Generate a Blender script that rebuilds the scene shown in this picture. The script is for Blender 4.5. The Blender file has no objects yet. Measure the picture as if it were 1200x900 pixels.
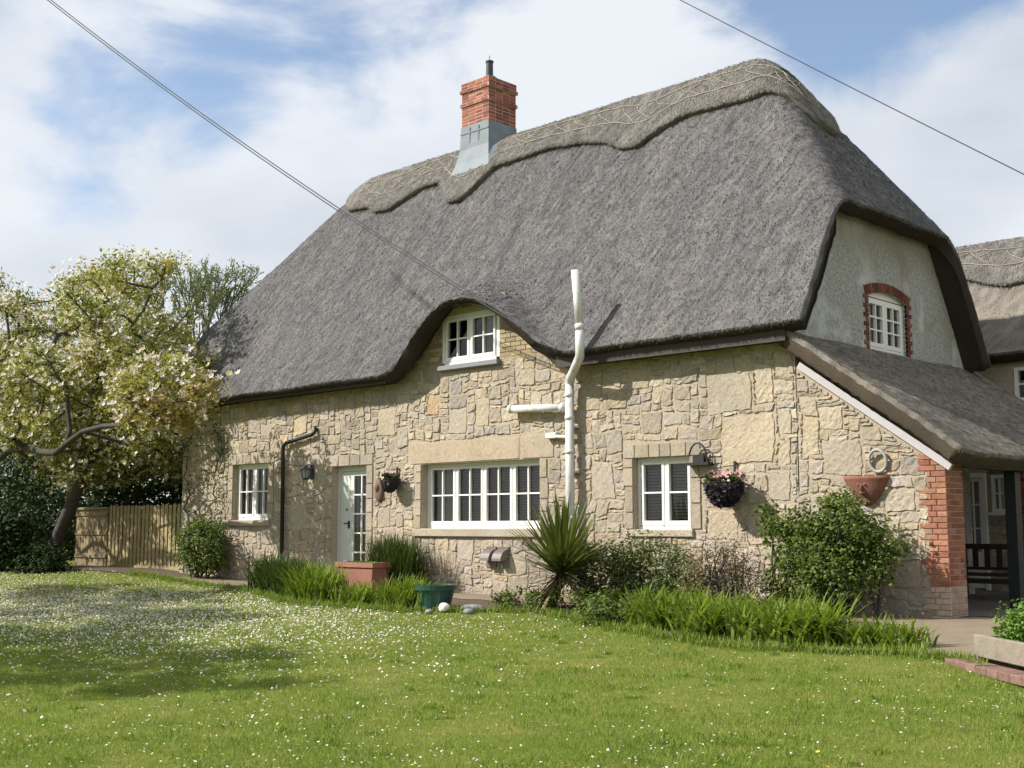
import bpy, math, random
import numpy as np
from mathutils import Vector

rng = np.random.default_rng(11)
random.seed(11)
C = bpy.context.scene.collection
scene = bpy.context.scene
R = math.radians

# ------------------------------------------------------------------ camera
cam_d = bpy.data.cameras.new("camera")
cam = bpy.data.objects.new("camera", cam_d)
C.objects.link(cam)
cam.location = (9.19, -15.5, 1.2)
cam.rotation_euler = (R(90 + 6.70), 0, R(133.83 - 90))
cam_d.sensor_width = 36.0
cam_d.lens = 36.0 * 1430 / 1200
cam_d.clip_start = 0.1
cam_d.clip_end = 2000
scene.camera = cam
CAM = np.array(cam.location)

# ------------------------------------------------------------------ light
SUN = Vector((-0.50, -0.60, 0.62)).normalized()          # towards the sun
sun_el = math.asin(SUN.z)
sun_az = math.atan2(SUN.x, SUN.y)                         # clockwise from +Y
sd = bpy.data.lights.new("sun", 'SUN')
sd.energy = 4.6
sd.angle = R(0.6)
sd.color = (1.0, 0.95, 0.88)
so = bpy.data.objects.new("sun", sd)
C.objects.link(so)
so.rotation_euler = (-SUN).to_track_quat('-Z', 'Y').to_euler()

world = bpy.data.worlds.new("World")
scene.world = world
world.use_nodes = True
wt = world.node_tree
wt.nodes.clear()
def wn(t, **kw):
    n = wt.nodes.new(t)
    for k, v in kw.items():
        setattr(n, k, v)
    return n
wl = wt.links.new
out = wn('ShaderNodeOutputWorld')
sky = wn('ShaderNodeTexSky', sky_type='NISHITA', sun_disc=False)
sky.sun_elevation = sun_el
sky.sun_rotation = sun_az
sky.air_density = 1.0
sky.dust_density = 0.6
sky.ozone_density = 1.2
bg1 = wn('ShaderNodeBackground'); bg1.inputs[1].default_value = 0.115
wl(sky.outputs[0], bg1.inputs[0])
bg2 = wn('ShaderNodeBackground'); bg2.inputs[1].default_value = 1.0
tc = wn('ShaderNodeTexCoord')
def vmath(op, a, b=None):
    n = wn('ShaderNodeVectorMath', operation=op)
    wl(a, n.inputs[0]) if not isinstance(a, tuple) else setattr(n.inputs[0], 'default_value', a)
    if b is not None:
        wl(b, n.inputs[1]) if not isinstance(b, tuple) else setattr(n.inputs[1], 'default_value', b)
    return n
def smath(op, a, b=0.0, clamp=False):
    n = wn('ShaderNodeMath', operation=op, use_clamp=clamp)
    for i, v in enumerate((a, b)):
        if isinstance(v, (int, float)):
            n.inputs[i].default_value = v
        else:
            wl(v, n.inputs[i])
    return n.outputs[0]
dirv = vmath('NORMALIZE', tc.outputs['Generated']).outputs[0]
strv = vmath('MULTIPLY', dirv, (1.0, 1.0, 2.0)).outputs[0]
nz = wn('ShaderNodeTexNoise'); nz.inputs['Scale'].default_value = 3.6; nz.inputs['Detail'].default_value = 9; nz.inputs['Roughness'].default_value = 0.56
nz.inputs['Distortion'].default_value = 0.35
wl(strv, nz.inputs['Vector'])
nz2 = wn('ShaderNodeTexNoise'); nz2.inputs['Scale'].default_value = 2.6; nz2.inputs['Detail'].default_value = 6
wl(vmath('ADD', strv, (3.1, 7.7, 1.9)).outputs[0], nz2.inputs['Vector'])
def lobe(d, lo, hi, amp):
    d = Vector(d).normalized()
    dot = wn('ShaderNodeVectorMath', operation='DOT_PRODUCT')
    wl(dirv, dot.inputs[0]); dot.inputs[1].default_value = d
    mr = wn('ShaderNodeMapRange', interpolation_type='SMOOTHSTEP')
    mr.inputs[1].default_value = lo; mr.inputs[2].default_value = hi
    mr.inputs[3].default_value = 0; mr.inputs[4].default_value = amp
    wl(dot.outputs['Value'], mr.inputs[0])
    return mr.outputs[0]
# clear-blue openings in the cloud deck (compass directions in the sky)
SKY_LOBES = [((-0.80, 0.42, 0.43), 0.972, 0.999, 0.32),
             ((-0.69, 0.56, 0.46), 0.978, 0.999, 0.28),
             ((-0.90, 0.235, 0.37), 0.972, 0.999, 0.26),
             ((-0.40, 0.80, 0.445), 0.979, 0.999, 0.36),
             ((-0.87, 0.385, 0.30), 0.991, 1.0, 0.20)]
opening = None
for L in SKY_LOBES:
    o_ = lobe(*L)
    opening = o_ if opening is None else smath('MAXIMUM', opening, o_)
dens = smath('SUBTRACT', smath('ADD', nz.outputs[0], 0.22), opening)
mr = wn('ShaderNodeMapRange', interpolation_type='SMOOTHSTEP')
mr.inputs[1].default_value = 0.36; mr.inputs[2].default_value = 0.56
wl(dens, mr.inputs[0])
rampc = wn('ShaderNodeValToRGB')
rampc.color_ramp.elements[0].position = 0.38; rampc.color_ramp.elements[0].color = (0.41, 0.445, 0.49, 1)
rampc.color_ramp.elements[1].position = 0.62; rampc.color_ramp.elements[1].color = (0.58, 0.60, 0.63, 1)
wl(nz2.outputs[0], rampc.inputs[0])
wl(rampc.outputs[0], bg2.inputs[0])
mixw = wn('ShaderNodeMixShader')
wl(smath('ADD', smath('MULTIPLY', mr.outputs[0], 0.86), 0.09), mixw.inputs[0]); wl(bg1.outputs[0], mixw.inputs[1]); wl(bg2.outputs[0], mixw.inputs[2])
wl(mixw.outputs[0], out.inputs[0])

vs = scene.view_settings
vs.view_transform = 'Standard'; vs.look = 'None'; vs.exposure = 0.62; vs.gamma = 1; vs.use_curve_mapping = False
scene.render.engine = 'CYCLES'
scene.cycles.max_bounces = 6
scene.cycles.transparent_max_bounces = 12
scene.cycles.caustics_reflective = False
scene.cycles.caustics_refractive = False

# ------------------------------------------------------------------ helpers
class MB:
    """collects faces; build() links them as ONE mesh object"""
    def __init__(self):
        self.v = []; self.f = []; self.n = 0; self.var = []; self.col = []
    def add(self, verts, faces, var=0.5, col=(1, 1, 1)):
        verts = np.asarray(verts, float).reshape(-1, 3)
        k = len(verts)
        self.v.append(verts)
        if isinstance(faces, np.ndarray):
            self.f.append(faces + self.n)
        else:
            by = {}
            for q in faces:
                by.setdefault(len(q), []).append(q)
            for q in by.values():
                self.f.append(np.array(q, int) + self.n)
        self.var.append(np.broadcast_to(np.asarray(var, float), (k,)))
        c = np.asarray(col, float)
        self.col.append(np.broadcast_to(c, (k, 3)))
        self.n += k
    def build(self, name, mat=None, parent=None, smooth=False):
        me = bpy.data.meshes.new(name)
        V = np.concatenate(self.v) if self.v else np.zeros((0, 3))
        me.vertices.add(len(V)); me.vertices.foreach_set("co", V.astype(np.float32).ravel())
        li = np.concatenate([f.ravel() for f in self.f]).astype(np.int32)
        lt = np.concatenate([np.full(len(f), f.shape[1]) for f in self.f]).astype(np.int32)
        ls = np.concatenate([[0], np.cumsum(lt)[:-1]]).astype(np.int32)
        me.loops.add(len(li)); me.loops.foreach_set("vertex_index", li)
        me.polygons.add(len(lt)); me.polygons.foreach_set("loop_start", ls)
        me.polygons.foreach_set("use_smooth", np.full(len(lt), smooth, bool))
        a = me.attributes.new("var", 'FLOAT', 'POINT'); a.data.foreach_set("value", np.concatenate(self.var).astype(np.float32))
        c = np.concatenate(self.col); c4 = np.ones((len(c), 4), np.float32); c4[:, :3] = c
        a = me.attributes.new("tint", 'FLOAT_COLOR', 'POINT'); a.data.foreach_set("color", c4.ravel())
        me.update(calc_edges=True); me.validate()
        o = bpy.data.objects.new(name, me)
        C.objects.link(o)
        if mat: me.materials.append(mat)
        if parent: o.parent = parent
        return o

class Basis:
    def __init__(s, O, u, v, n):
        s.O, s.u, s.v, s.n = (np.array(a, float) for a in (O, u, v, n))
    def __call__(s, p):
        p = np.asarray(p, float)
        return s.O + p[..., 0:1] * s.u + p[..., 1:2] * s.v + p[..., 2:3] * s.n
FRONT = Basis((0, 0, 0), (1, 0, 0), (0, 0, 1), (0, -1, 0))
EAST = Basis((0, 0, 0), (0, 1, 0), (0, 0, 1), (1, 0, 0))
WORLD = Basis((0, 0, 0), (1, 0, 0), (0, 1, 0), (0, 0, 1))
BOXF = np.array([(0, 3, 2, 1), (4, 5, 6, 7), (0, 1, 5, 4), (1, 2, 6, 5), (2, 3, 7, 6), (3, 0, 4, 7)])
def box(mb, B, u0, u1, v0, v1, n0, n1, **kw):
    p = [(u0, v0, n0), (u1, v0, n0), (u1, v1, n0), (u0, v1, n0), (u0, v0, n1), (u1, v0, n1), (u1, v1, n1), (u0, v1, n1)]
    mb.add(B(p), BOXF.copy(), **kw)
def bbox(mb, B, u0, u1, v0, v1, n0, n1, b=0.008, **kw):
    """box with a bevelled outward face"""
    p = [(u0, v0, n0), (u1, v0, n0), (u1, v1, n0), (u0, v1, n0),
         (u0, v0, n1 - b), (u1, v0, n1 - b), (u1, v1, n1 - b), (u0, v1, n1 - b),
         (u0 + b, v0 + b, n1), (u1 - b, v0 + b, n1), (u1 - b, v1 - b, n1), (u0 + b, v1 - b, n1)]
    f = [(0, 3, 2, 1), (8, 9, 10, 11)]
    for i in range(4):
        j = (i + 1) % 4
        f += [(i, j, 4 + j, 4 + i), (4 + i, 4 + j, 8 + j, 8 + i)]
    mb.add(B(p), np.array(f), **kw)
def frame_of(d):
    d = d / np.linalg.norm(d)
    a = np.array((0, 0, 1.0)) if abs(d[2]) < .9 else np.array((1.0, 0, 0))
    x = np.cross(a, d); x /= np.linalg.norm(x)
    return x, np.cross(d, x), d
def tube(mb, pts, rad, k=8, cap=True, **kw):
    pts = np.asarray(pts, float); m = len(pts)
    rad = np.broadcast_to(np.asarray(rad, float), (m,))
    an = np.linspace(0, 2 * np.pi, k, endpoint=False)
    V = []
    x = None
    for i in range(m):
        d = pts[min(i + 1, m - 1)] - pts[max(i - 1, 0)]
        if x is None:
            x, y, d = frame_of(d)
        else:
            d = d / np.linalg.norm(d)
            x = x - d * (x @ d); x /= np.linalg.norm(x); y = np.cross(d, x)
        V.append(pts[i] + rad[i] * (np.cos(an)[:, None] * x + np.sin(an)[:, None] * y))
    V = np.concatenate(V)
    f = []
    for i in range(m - 1):
        for j in range(k):
            a = i * k + j; b = i * k + (j + 1) % k
            f.append((a, b, b + k, a + k))
    if cap:
        f.append(tuple(range(k))[::-1]); f.append(tuple(range((m - 1) * k, m * k)))
    mb.add(V, f, **kw)
def lathe(mb, prof, O, k=16, sx=1, sy=1, **kw):
    an = np.linspace(0, 2 * np.pi, k, endpoint=False)
    V = []
    for r, z in prof:
        V.append(np.stack([O[0] + r * sx * np.cos(an), O[1] + r * sy * np.sin(an), np.full(k, O[2] + z)], 1))
    V = np.concatenate(V); f = []
    for i in range(len(prof) - 1):
        for j in range(k):
            a = i * k + j; b = i * k + (j + 1) % k
            f.append((a, b, b + k, a + k))
    mb.add(V, f, **kw)
def empty(name, loc, label, cat, group=None):
    o = bpy.data.objects.new(name, None); C.objects.link(o)
    o.location = loc; o.empty_display_size = .3
    bpy.context.view_layer.update()
    return tag(o, label, cat, group)
def tag(o, label=None, cat=None, group=None, kind=None):
    if label: o['label'] = label
    if cat: o['category'] = cat
    if group: o['group'] = group
    if kind: o['kind'] = kind
    return o
def adopt(parent, *objs):
    """parent keeping world place (parents only ever sit at a translated origin)"""
    for o in objs:
        o.parent = parent
        o.matrix_parent_inverse = parent.matrix_world.inverted()

def snoise(p, s=1.0, seed=0):
    """cheap smooth value in -1..1 (sum of sines), vectorised"""
    p = np.asarray(p, float) * s
    r = np.random.default_rng(seed)
    t = 0
    for i in range(7):
        k = r.normal(size=3) * (1 + .5 * i)
        t = t + np.sin(p @ k + r.uniform(0, 6.28)) / (1 + .35 * i)
    return t / 2.6

# ------------------------------------------------------------------ materials
def mat(name):
    m = bpy.data.materials.new(name); m.use_nodes = True
    nt = m.node_tree; b = nt.nodes['Principled BSDF']
    return m, nt, b
def N(nt, t, **kw):
    n = nt.nodes.new(t)
    for k, v in kw.items():
        if k in n.inputs: n.inputs[k].default_value = v
        else: setattr(n, k, v)
    return n
def noise(nt, scale, detail=4, rough=.55, coord=None, dist=0):
    n = N(nt, 'ShaderNodeTexNoise'); n.inputs['Scale'].default_value = scale
    n.inputs['Detail'].default_value = detail; n.inputs['Roughness'].default_value = rough; n.inputs['Distortion'].default_value = dist
    if coord is None:
        tcn = N(nt, 'ShaderNodeTexCoord'); coord = tcn.outputs['Object']
    nt.links.new(coord, n.inputs['Vector'])
    return n.outputs[0]
def objcoord(nt, sc=(1, 1, 1)):
    tcn = N(nt, 'ShaderNodeTexCoord'); mp = N(nt, 'ShaderNodeMapping'); mp.inputs['Scale'].default_value = sc
    nt.links.new(tcn.outputs['Object'], mp.inputs[0])
    return mp.outputs[0]
def ramp(nt, f, stops):
    r = N(nt, 'ShaderNodeValToRGB')
    e = r.color_ramp.elements
    while len(e) < len(stops): e.new(.5)
    for i, (p, c) in enumerate(stops):
        e[i].position = p; e[i].color = (*c, 1) if len(c) == 3 else c
    nt.links.new(f, r.inputs[0])
    return r.outputs[0]
def mixc(nt, f, a, b, mode='MIX'):
    m = N(nt, 'ShaderNodeMix', data_type='RGBA', blend_type=mode)
    for s, v in ((0, f), (6, a), (7, b)):
        if isinstance(v, (int, float)): m.inputs[s].default_value = v
        elif isinstance(v, tuple): m.inputs[s].default_value = (*v, 1)
        else: nt.links.new(v, m.inputs[s])
    return m.outputs[2]
def bump(nt, b, h, strength, dist=0.02):
    n = N(nt, 'ShaderNodeBump'); n.inputs['Strength'].default_value = strength; n.inputs['Distance'].default_value = dist
    nt.links.new(h, n.inputs['Height']); nt.links.new(n.outputs[0], b.inputs['Normal'])
def attr(nt, name, colour=False):
    a = N(nt, 'ShaderNodeAttribute'); a.attribute_name = name
    return a.outputs['Color'] if colour else a.outputs['Fac']
def mth(nt, op, a, b=0.0, clamp=False):
    n = N(nt, 'ShaderNodeMath', operation=op); n.use_clamp = clamp
    for i, v in enumerate((a, b)):
        if isinstance(v, (int, float)): n.inputs[i].default_value = v
        else: nt.links.new(v, n.inputs[i])
    return n.outputs[0]
def plain(name, col, rough=.6, metal=0, var=.12, scale=8, bmp=0.0, bscale=60):
    m, nt, b = mat(name)
    n = noise(nt, scale, 5)
    c = mixc(nt, n, tuple(x * (1 - var) for x in col), tuple(min(1, x * (1 + var)) for x in col))
    nt.links.new(c, b.inputs['Base Color'])
    b.inputs['Roughness'].default_value = rough; b.inputs['Metallic'].default_value = metal
    if bmp: bump(nt, b, noise(nt, bscale, 4), bmp, .01)
    return m

def m_stone(name, wash=(1.0, .975, .96), bmp=.9):
    m, nt, b = mat(name)
    t = attr(nt, 'tint', True)
    n1 = noise(nt, 3.2, 8, .62); n2 = noise(nt, 26, 6, .65); n3 = noise(nt, .55, 4, .6); n4 = noise(nt, 9, 6, .7)
    c = mixc(nt, 1.0, t, ramp(nt, n2, [(.28, (.42, .40, .37)), (.46, (.95, .95, .95)), (.75, (1.22, 1.22, 1.2))]), 'MULTIPLY')
    c = mixc(nt, ramp(nt, n1, [(.42, (0, 0, 0)), (.66, (1, 1, 1))]), c, mixc(nt, .4, c, (.40, .31, .185)))
    c = mixc(nt, ramp(nt, n4, [(.56, (0, 0, 0)), (.70, (.75, .75, .75))]), c, (.34, .33, .30))       # grey lichen
    c = mixc(nt, ramp(nt, n3, [(.42, (0, 0, 0)), (.66, (.7, .7, .7))]), c, mixc(nt, .75, c, (.25, .23, .195)))
    c = mixc(nt, ramp(nt, noise(nt, 2.1, 8, .7), [(.50, (0, 0, 0)), (.60, (.62, .62, .62))]), c, mixc(nt, n2, (.30, .265, .205), (.50, .45, .36)))      # old repointing smeared over the faces
    c = mixc(nt, 1.0, c, wash, 'MULTIPLY')
    nt.links.new(c, b.inputs['Base Color']); b.inputs['Roughness'].default_value = .92
    b.inputs['Specular IOR Level'].default_value = .15
    h = mth(nt, 'ADD', mth(nt, 'MULTIPLY', n2, .5), mth(nt, 'MULTIPLY', noise(nt, 70, 4, .6), .35))
    h = mth(nt, 'ADD', h, mth(nt, 'MULTIPLY', n4, .6))
    bump(nt, b, h, bmp, .022)
    return m
M = {}
M['stone'] = m_stone('limestone_rubble')
M['dressed'] = m_stone('dressed_limestone', bmp=.35)
M['mortar'] = plain('lime_mortar', (.44, .385, .30), .95, var=.3, scale=5, bmp=.8, bscale=40)

def m_thatch(name, dark, light, moss=0.0):
    m, nt, b = mat(name)
    v = attr(nt, 'var')
    f = noise(nt, 1, 5, .7, objcoord(nt, (70, 64, 36)))
    g = noise(nt, .7, 5, .6); h2 = noise(nt, 5, 5, .65)
    k = mth(nt, 'ADD', mth(nt, 'MULTIPLY', v, .55), mth(nt, 'MULTIPLY', f, .45))
    mid = tuple((a + c) / 2 for a, c in zip(dark, light))
    c = ramp(nt, k, [(.25, dark), (.5, mid), (.80, light)])
    c = mixc(nt, ramp(nt, g, [(.35, (0, 0, 0)), (.7, (1, 1, 1))]), c, mixc(nt, 1.0, c, (1.10, 1.06, 1.01), 'MULTIPLY'))
    c = mixc(nt, ramp(nt, h2, [(.5, (0, 0, 0)), (.75, (.4, .4, .4))]), c, mixc(nt, 1.0, c, (.80, .81, .84), 'MULTIPLY'))
    st = noise(nt, 1, 5, .6, objcoord(nt, (2.6, .8, .25)))
    c = mixc(nt, 1.0, c, ramp(nt, st, [(.3, (.80, .805, .825)), (.5, (1, 1, 1)), (.7, (1.15, 1.135, 1.11))]), 'MULTIPLY')
    if moss:
        c = mixc(nt, ramp(nt, noise(nt, 2.2, 6, .7), [(.5, (0, 0, 0)), (.72, (moss, moss, moss))]), c, (.105, .10, .045))
    nt.links.new(c, b.inputs['Base Color']); b.inputs['Roughness'].default_value = .9
    b.inputs['Specular IOR Level'].default_value = .12
    h = mth(nt, 'ADD', f, mth(nt, 'MULTIPLY', noise(nt, 16, 5, .6), .5))
    bump(nt, b, h, .75, .015)
    return m
M['thatch'] = m_thatch('weathered_thatch', (.040, .040, .042), (.232, .226, .226), .0)
M['thatch_ridge'] = m_thatch('ridge_thatch', (.048, .046, .043), (.27, .255, .235), .12)
M['thatch_lean'] = m_thatch('lean_to_thatch', (.062, .056, .050), (.35, .32, .275), .15)
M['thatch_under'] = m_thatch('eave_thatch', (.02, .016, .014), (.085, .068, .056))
M['spar'] = plain('old_spars', (.13, .11, .09), .9, var=.4)
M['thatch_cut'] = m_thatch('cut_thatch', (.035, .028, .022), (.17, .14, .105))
M['hazel'] = plain('hazel_rods', (.36, .32, .25), .7, var=.3)

def m_brick(name):
    m, nt, b = mat(name)
    t = attr(nt, 'tint', True)
    c = mixc(nt, 1.0, t, ramp(nt, noise(nt, 24, 6, .65), [(.25, (.6, .58, .56)), (.55, (1, 1, 1)), (.8, (1.25, 1.2, 1.15))]), 'MULTIPLY')
    c = mixc(nt, ramp(nt, noise(nt, 5, 6, .7), [(.56, (0, 0, 0)), (.74, (.5, .5, .5))]), c, (.33, .30, .25))
    nt.links.new(c, b.inputs['Base Color']); b.inputs['Roughness'].default_value = .88
    bump(nt, b, noise(nt, 60, 5, .65), .5, .012)
    return m
M['brick'] = m_brick('clay_brick')
M['brickmortar'] = plain('brick_mortar', (.50, .46, .39), .95, var=.2, bmp=.5)
M['white'] = plain('white_gloss_paint', (.80, .79, .76), .38, var=.035, scale=14)
M['greypaint'] = plain('pale_green_grey_paint', (.60, .62, .57), .42, var=.04, scale=9)
M['pvc'] = plain('white_soil_pipe_plastic', (.62, .62, .595), .45, var=.10, scale=6)
_n = M['pvc'].node_tree; _b = _n.nodes['Principled BSDF']; _src = _b.inputs['Base Color'].links[0].from_socket
_n.links.new(mixc(_n, ramp(_n, noise(_n, 1, 6, .7, objcoord(_n, (9, 9, 2.2))), [(.48, (0, 0, 0)), (.68, (.75, .75, .75))]), _src, (.30, .295, .24)), _b.inputs['Base Color'])
M['iron'] = plain('black_iron', (.022, .021, .02), .5, metal=.3, var=.3)
M['lead'] = plain('lead_sheet', (.155, .185, .205), .65, metal=.1, var=.35, scale=3.5, bmp=.2, bscale=12)
M['darkwood'] = plain('dark_stained_timber', (.035, .022, .016), .6, var=.35, scale=12)
M['cowl'] = plain('vent_cowl_plastic', (.16, .13, .12), .45, var=.1)
M['greyrock'] = plain('grey_rock', (.24, .22, .195), .9, var=.25, scale=12, bmp=.4)
M['slate'] = plain('grey_slate', (.20, .205, .225), .6, var=.25, scale=12, bmp=.3)
M['dressmortar'] = plain('verge_board_paint', (.44, .42, .43), .6, var=.15)
M['blind'] = plain('blind_slats', (.40, .34, .25), .6, var=.05)
M['curtain'] = plain('cream_curtain', (.42, .385, .30), .8, var=.1, scale=20)
M['terracotta'] = plain('terracotta', (.30, .13, .088), .85, var=.38, scale=4, bmp=.4)
M['greenpot'] = plain('green_glazed_pot', (.022, .075, .062), .35, var=.2)
M['whitestone'] = plain('white_stone', (.72, .70, .66), .85, var=.12, scale=10, bmp=.5)
M['concrete'] = plain('path_concrete', (.205, .158, .108), .95, var=.28, scale=3.0, bmp=.6, bscale=50)
M['paving'] = plain('porch_paving', (.14, .125, .108), .92, var=.25, scale=2.5, bmp=.5)
M['soil'] = plain('garden_soil', (.085, .058, .038), 1, var=.5, scale=7, bmp=1.0, bscale=30)
M['deadthatch'] = plain('dead_leaf_skirt', (.24, .18, .105), .9, var=.3)
M['petal_dark'] = plain('dark_purple_petals', (.03, .02, .035), .7, var=.4, scale=20)
M['petal_pink'] = plain('dusty_pink_petals', (.50, .30, .30), .7, var=.3, scale=20)
M['petal_white'] = plain('white_petals', (.74, .70, .64), .7, var=.1)
M['cable'] = plain('grey_cable', (.10, .115, .13), .6)
M['thincable'] = plain('thin_dark_cable', (.05, .055, .07), .6)

def m_render(name):                        # roughcast on the gable
    m, nt, b = mat(name)
    n1 = noise(nt, 1.6, 7, .65); n2 = noise(nt, 24, 5, .75); n3 = noise(nt, .8, 7, .68)
    n4 = noise(nt, 13, 6, .72)
    c = mixc(nt, ramp(nt, n2, [(.38, (0, 0, 0)), (.6, (1, 1, 1))]), (.20, .20, .19), (.56, .56, .54))
    c = mixc(nt, ramp(nt, n4, [(.42, (0, 0, 0)), (.62, (.75, .75, .75))]), c, (.27, .265, .235))
    c = mixc(nt, ramp(nt, n1, [(.5, (0, 0, 0)), (.60, (.85, .85, .85))]), c, mixc(nt, n4, (.20, .185, .13), (.40, .37, .26)))     # ochre lichen
    c = mixc(nt, ramp(nt, n3, [(.52, (0, 0, 0)), (.6, (.8, .8, .8))]), c, mixc(nt, n4, (.52, .54, .56), (.66, .67, .67)))          # bare pale patches
    sp = N(nt, 'ShaderNodeSeparateXYZ'); tcn = N(nt, 'ShaderNodeTexCoord'); nt.links.new(tcn.outputs['Object'], sp.inputs[0])
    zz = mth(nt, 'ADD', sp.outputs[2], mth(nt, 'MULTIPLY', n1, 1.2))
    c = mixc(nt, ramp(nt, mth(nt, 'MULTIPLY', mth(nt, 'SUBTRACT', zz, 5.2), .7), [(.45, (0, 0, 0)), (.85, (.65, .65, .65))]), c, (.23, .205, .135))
    nt.links.new(c, b.inputs['Base Color']); b.inputs['Roughness'].default_value = .95
    bump(nt, b, n2, 1.0, .02)
    return m
M['roughcast'] = m_render('weathered_roughcast')

def m_glass():
    m, nt, b = mat('window_glass')
    nt.nodes.remove(b)
    o = nt.nodes['Material Output']
    tr = N(nt, 'ShaderNodeBsdfTransparent'); tr.inputs[0].default_value = (.80, .84, .84, 1)
    gl = N(nt, 'ShaderNodeBsdfGlossy'); gl.inputs['Roughness'].default_value = .03
    lw = N(nt, 'ShaderNodeFresnel'); lw.inputs[0].default_value = 1.52
    tcn = noise(nt, 1.4, 2)
    bp = N(nt, 'ShaderNodeBump'); bp.inputs['Strength'].default_value = .05; nt.links.new(tcn, bp.inputs['Height'])
    nt.links.new(bp.outputs[0], gl.inputs['Normal'])
    mx = N(nt, 'ShaderNodeMixShader')
    nt.links.new(mth(nt, 'ADD', lw.outputs[0], .03), mx.inputs[0]); nt.links.new(tr.outputs[0], mx.inputs[1]); nt.links.new(gl.outputs[0], mx.inputs[2])
    nt.links.new(mx.outputs[0], o.inputs[0])
    return m
M['glass'] = m_glass()

def m_leaf(name, cols, rough=.5, trans=.35, spec=.3):
    m, nt, b = mat(name)
    v = attr(nt, 'var')
    n = len(cols)
    c = ramp(nt, v, [(i / (n - 1), cols[i]) for i in range(n)])
    nt.links.new(c, b.inputs['Base Color']); b.inputs['Roughness'].default_value = rough
    b.inputs['Specular IOR Level'].default_value = spec
    t = N(nt, 'ShaderNodeBsdfTranslucent')
    nt.links.new(mixc(nt, 1.0, c, (1.15, 1.25, .6), 'MULTIPLY'), t.inputs[0])
    mx = N(nt, 'ShaderNodeMixShader'); mx.inputs[0].default_value = trans
    nt.links.new(b.outputs[0], mx.inputs[1]); nt.links.new(t.outputs[0], mx.inputs[2])
    nt.links.new(mx.outputs[0], nt.nodes['Material Output'].inputs[0])
    return m
M['magnolia_leaf'] = m_leaf('magnolia_leaves', [(.075, .105, .026), (.19, .21, .052), (.335, .315, .095), (.42, .26, .125)], trans=.45)
M['blossom'] = m_leaf('magnolia_blossom', [(.62, .47, .47), (.76, .68, .66), (.82, .79, .75)], trans=.3)
M['ash_leaf'] = m_leaf('young_ash_leaves', [(.12, .15, .05), (.22, .25, .09)], trans=.4)
M['dark_leaf'] = m_leaf('evergreen_leaves', [(.010, .020, .007), (.022, .042, .011), (.045, .072, .018)], trans=.15, spec=.12, rough=.6)
M['privet_leaf'] = m_leaf('hedge_leaves', [(.05, .07, .025), (.10, .135, .04), (.18, .21, .075), (.27, .27, .13)], rough=.4, trans=.25)
M['dry_leaf'] = m_leaf('dry_stalks', [(.10, .075, .05), (.19, .14, .085), (.27, .22, .14)], trans=.2)
M['rose_leaf'] = m_leaf('climber_leaves', [(.038, .065, .012), (.10, .145, .024), (.19, .235, .05)], trans=.3)
M['iris_leaf'] = m_leaf('iris_leaves', [(.06, .105, .014), (.165, .235, .03), (.29, .335, .065)], trans=.4)
M['lily_leaf'] = m_leaf('daylily_leaves', [(.025, .045, .012), (.055, .09, .02), (.13, .17, .04)], trans=.3)
M['yucca_leaf'] = m_leaf('cordyline_leaves', [(.04, .06, .018), (.11, .14, .036), (.24, .25, .09)], rough=.35, trans=.2)
M['herb_leaf'] = m_leaf('herb_leaves', [(.06, .13, .02), (.13, .24, .035), (.2, .32, .06)], trans=.35)
M['grass'] = m_leaf('lawn_blades', [(.105, .175, .024), (.19, .265, .042), (.30, .325, .085)], trans=.3, rough=.6, spec=.15)
M['petal'] = m_leaf('fallen_petals', [(.55, .47, .44), (.72, .68, .64), (.80, .78, .74)], trans=.2)
M['yellow'] = plain('yellow_petals', (.55, .45, .03), .6)
M['bark'] = plain('magnolia_bark', (.058, .048, .041), .95, var=.65, scale=14, bmp=1.0, bscale=16)
M['twig'] = plain('pale_twigs', (.13, .13, .095), .9, var=.3)
M['fence'] = plain('fence_larch', (.33, .265, .135), .85, var=.35, scale=6, bmp=.5)
M['gate'] = plain('brown_boards', (.28, .215, .115), .85, var=.35, scale=5, bmp=.5)
M['sleeper'] = plain('weathered_sleeper', (.235, .20, .155), .9, var=.35, scale=8, bmp=.8, bscale=30)

def m_lawn():
    m, nt, b = mat('lawn_turf')
    n1 = noise(nt, .28, 5, .6); n2 = noise(nt, 2.2, 6, .65); n3 = noise(nt, 60, 4, .7)
    c = mixc(nt, n1, (.12, .175, .026), (.20, .235, .05))
    c = mixc(nt, ramp(nt, n2, [(.4, (0, 0, 0)), (.7, (1, 1, 1))]), c, (.29, .26, .085))
    c = mixc(nt, 1.0, c, ramp(nt, n3, [(.3, (.55, .6, .5)), (.7, (1.2, 1.2, 1.2))]), 'MULTIPLY')
    nt.links.new(c, b.inputs['Base Color']); b.inputs['Roughness'].default_value = 1
    b.inputs['Specular IOR Level'].default_value = .05
    bump(nt, b, n3, .8, .03)
    return m
M['lawn'] = m_lawn()

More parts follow.
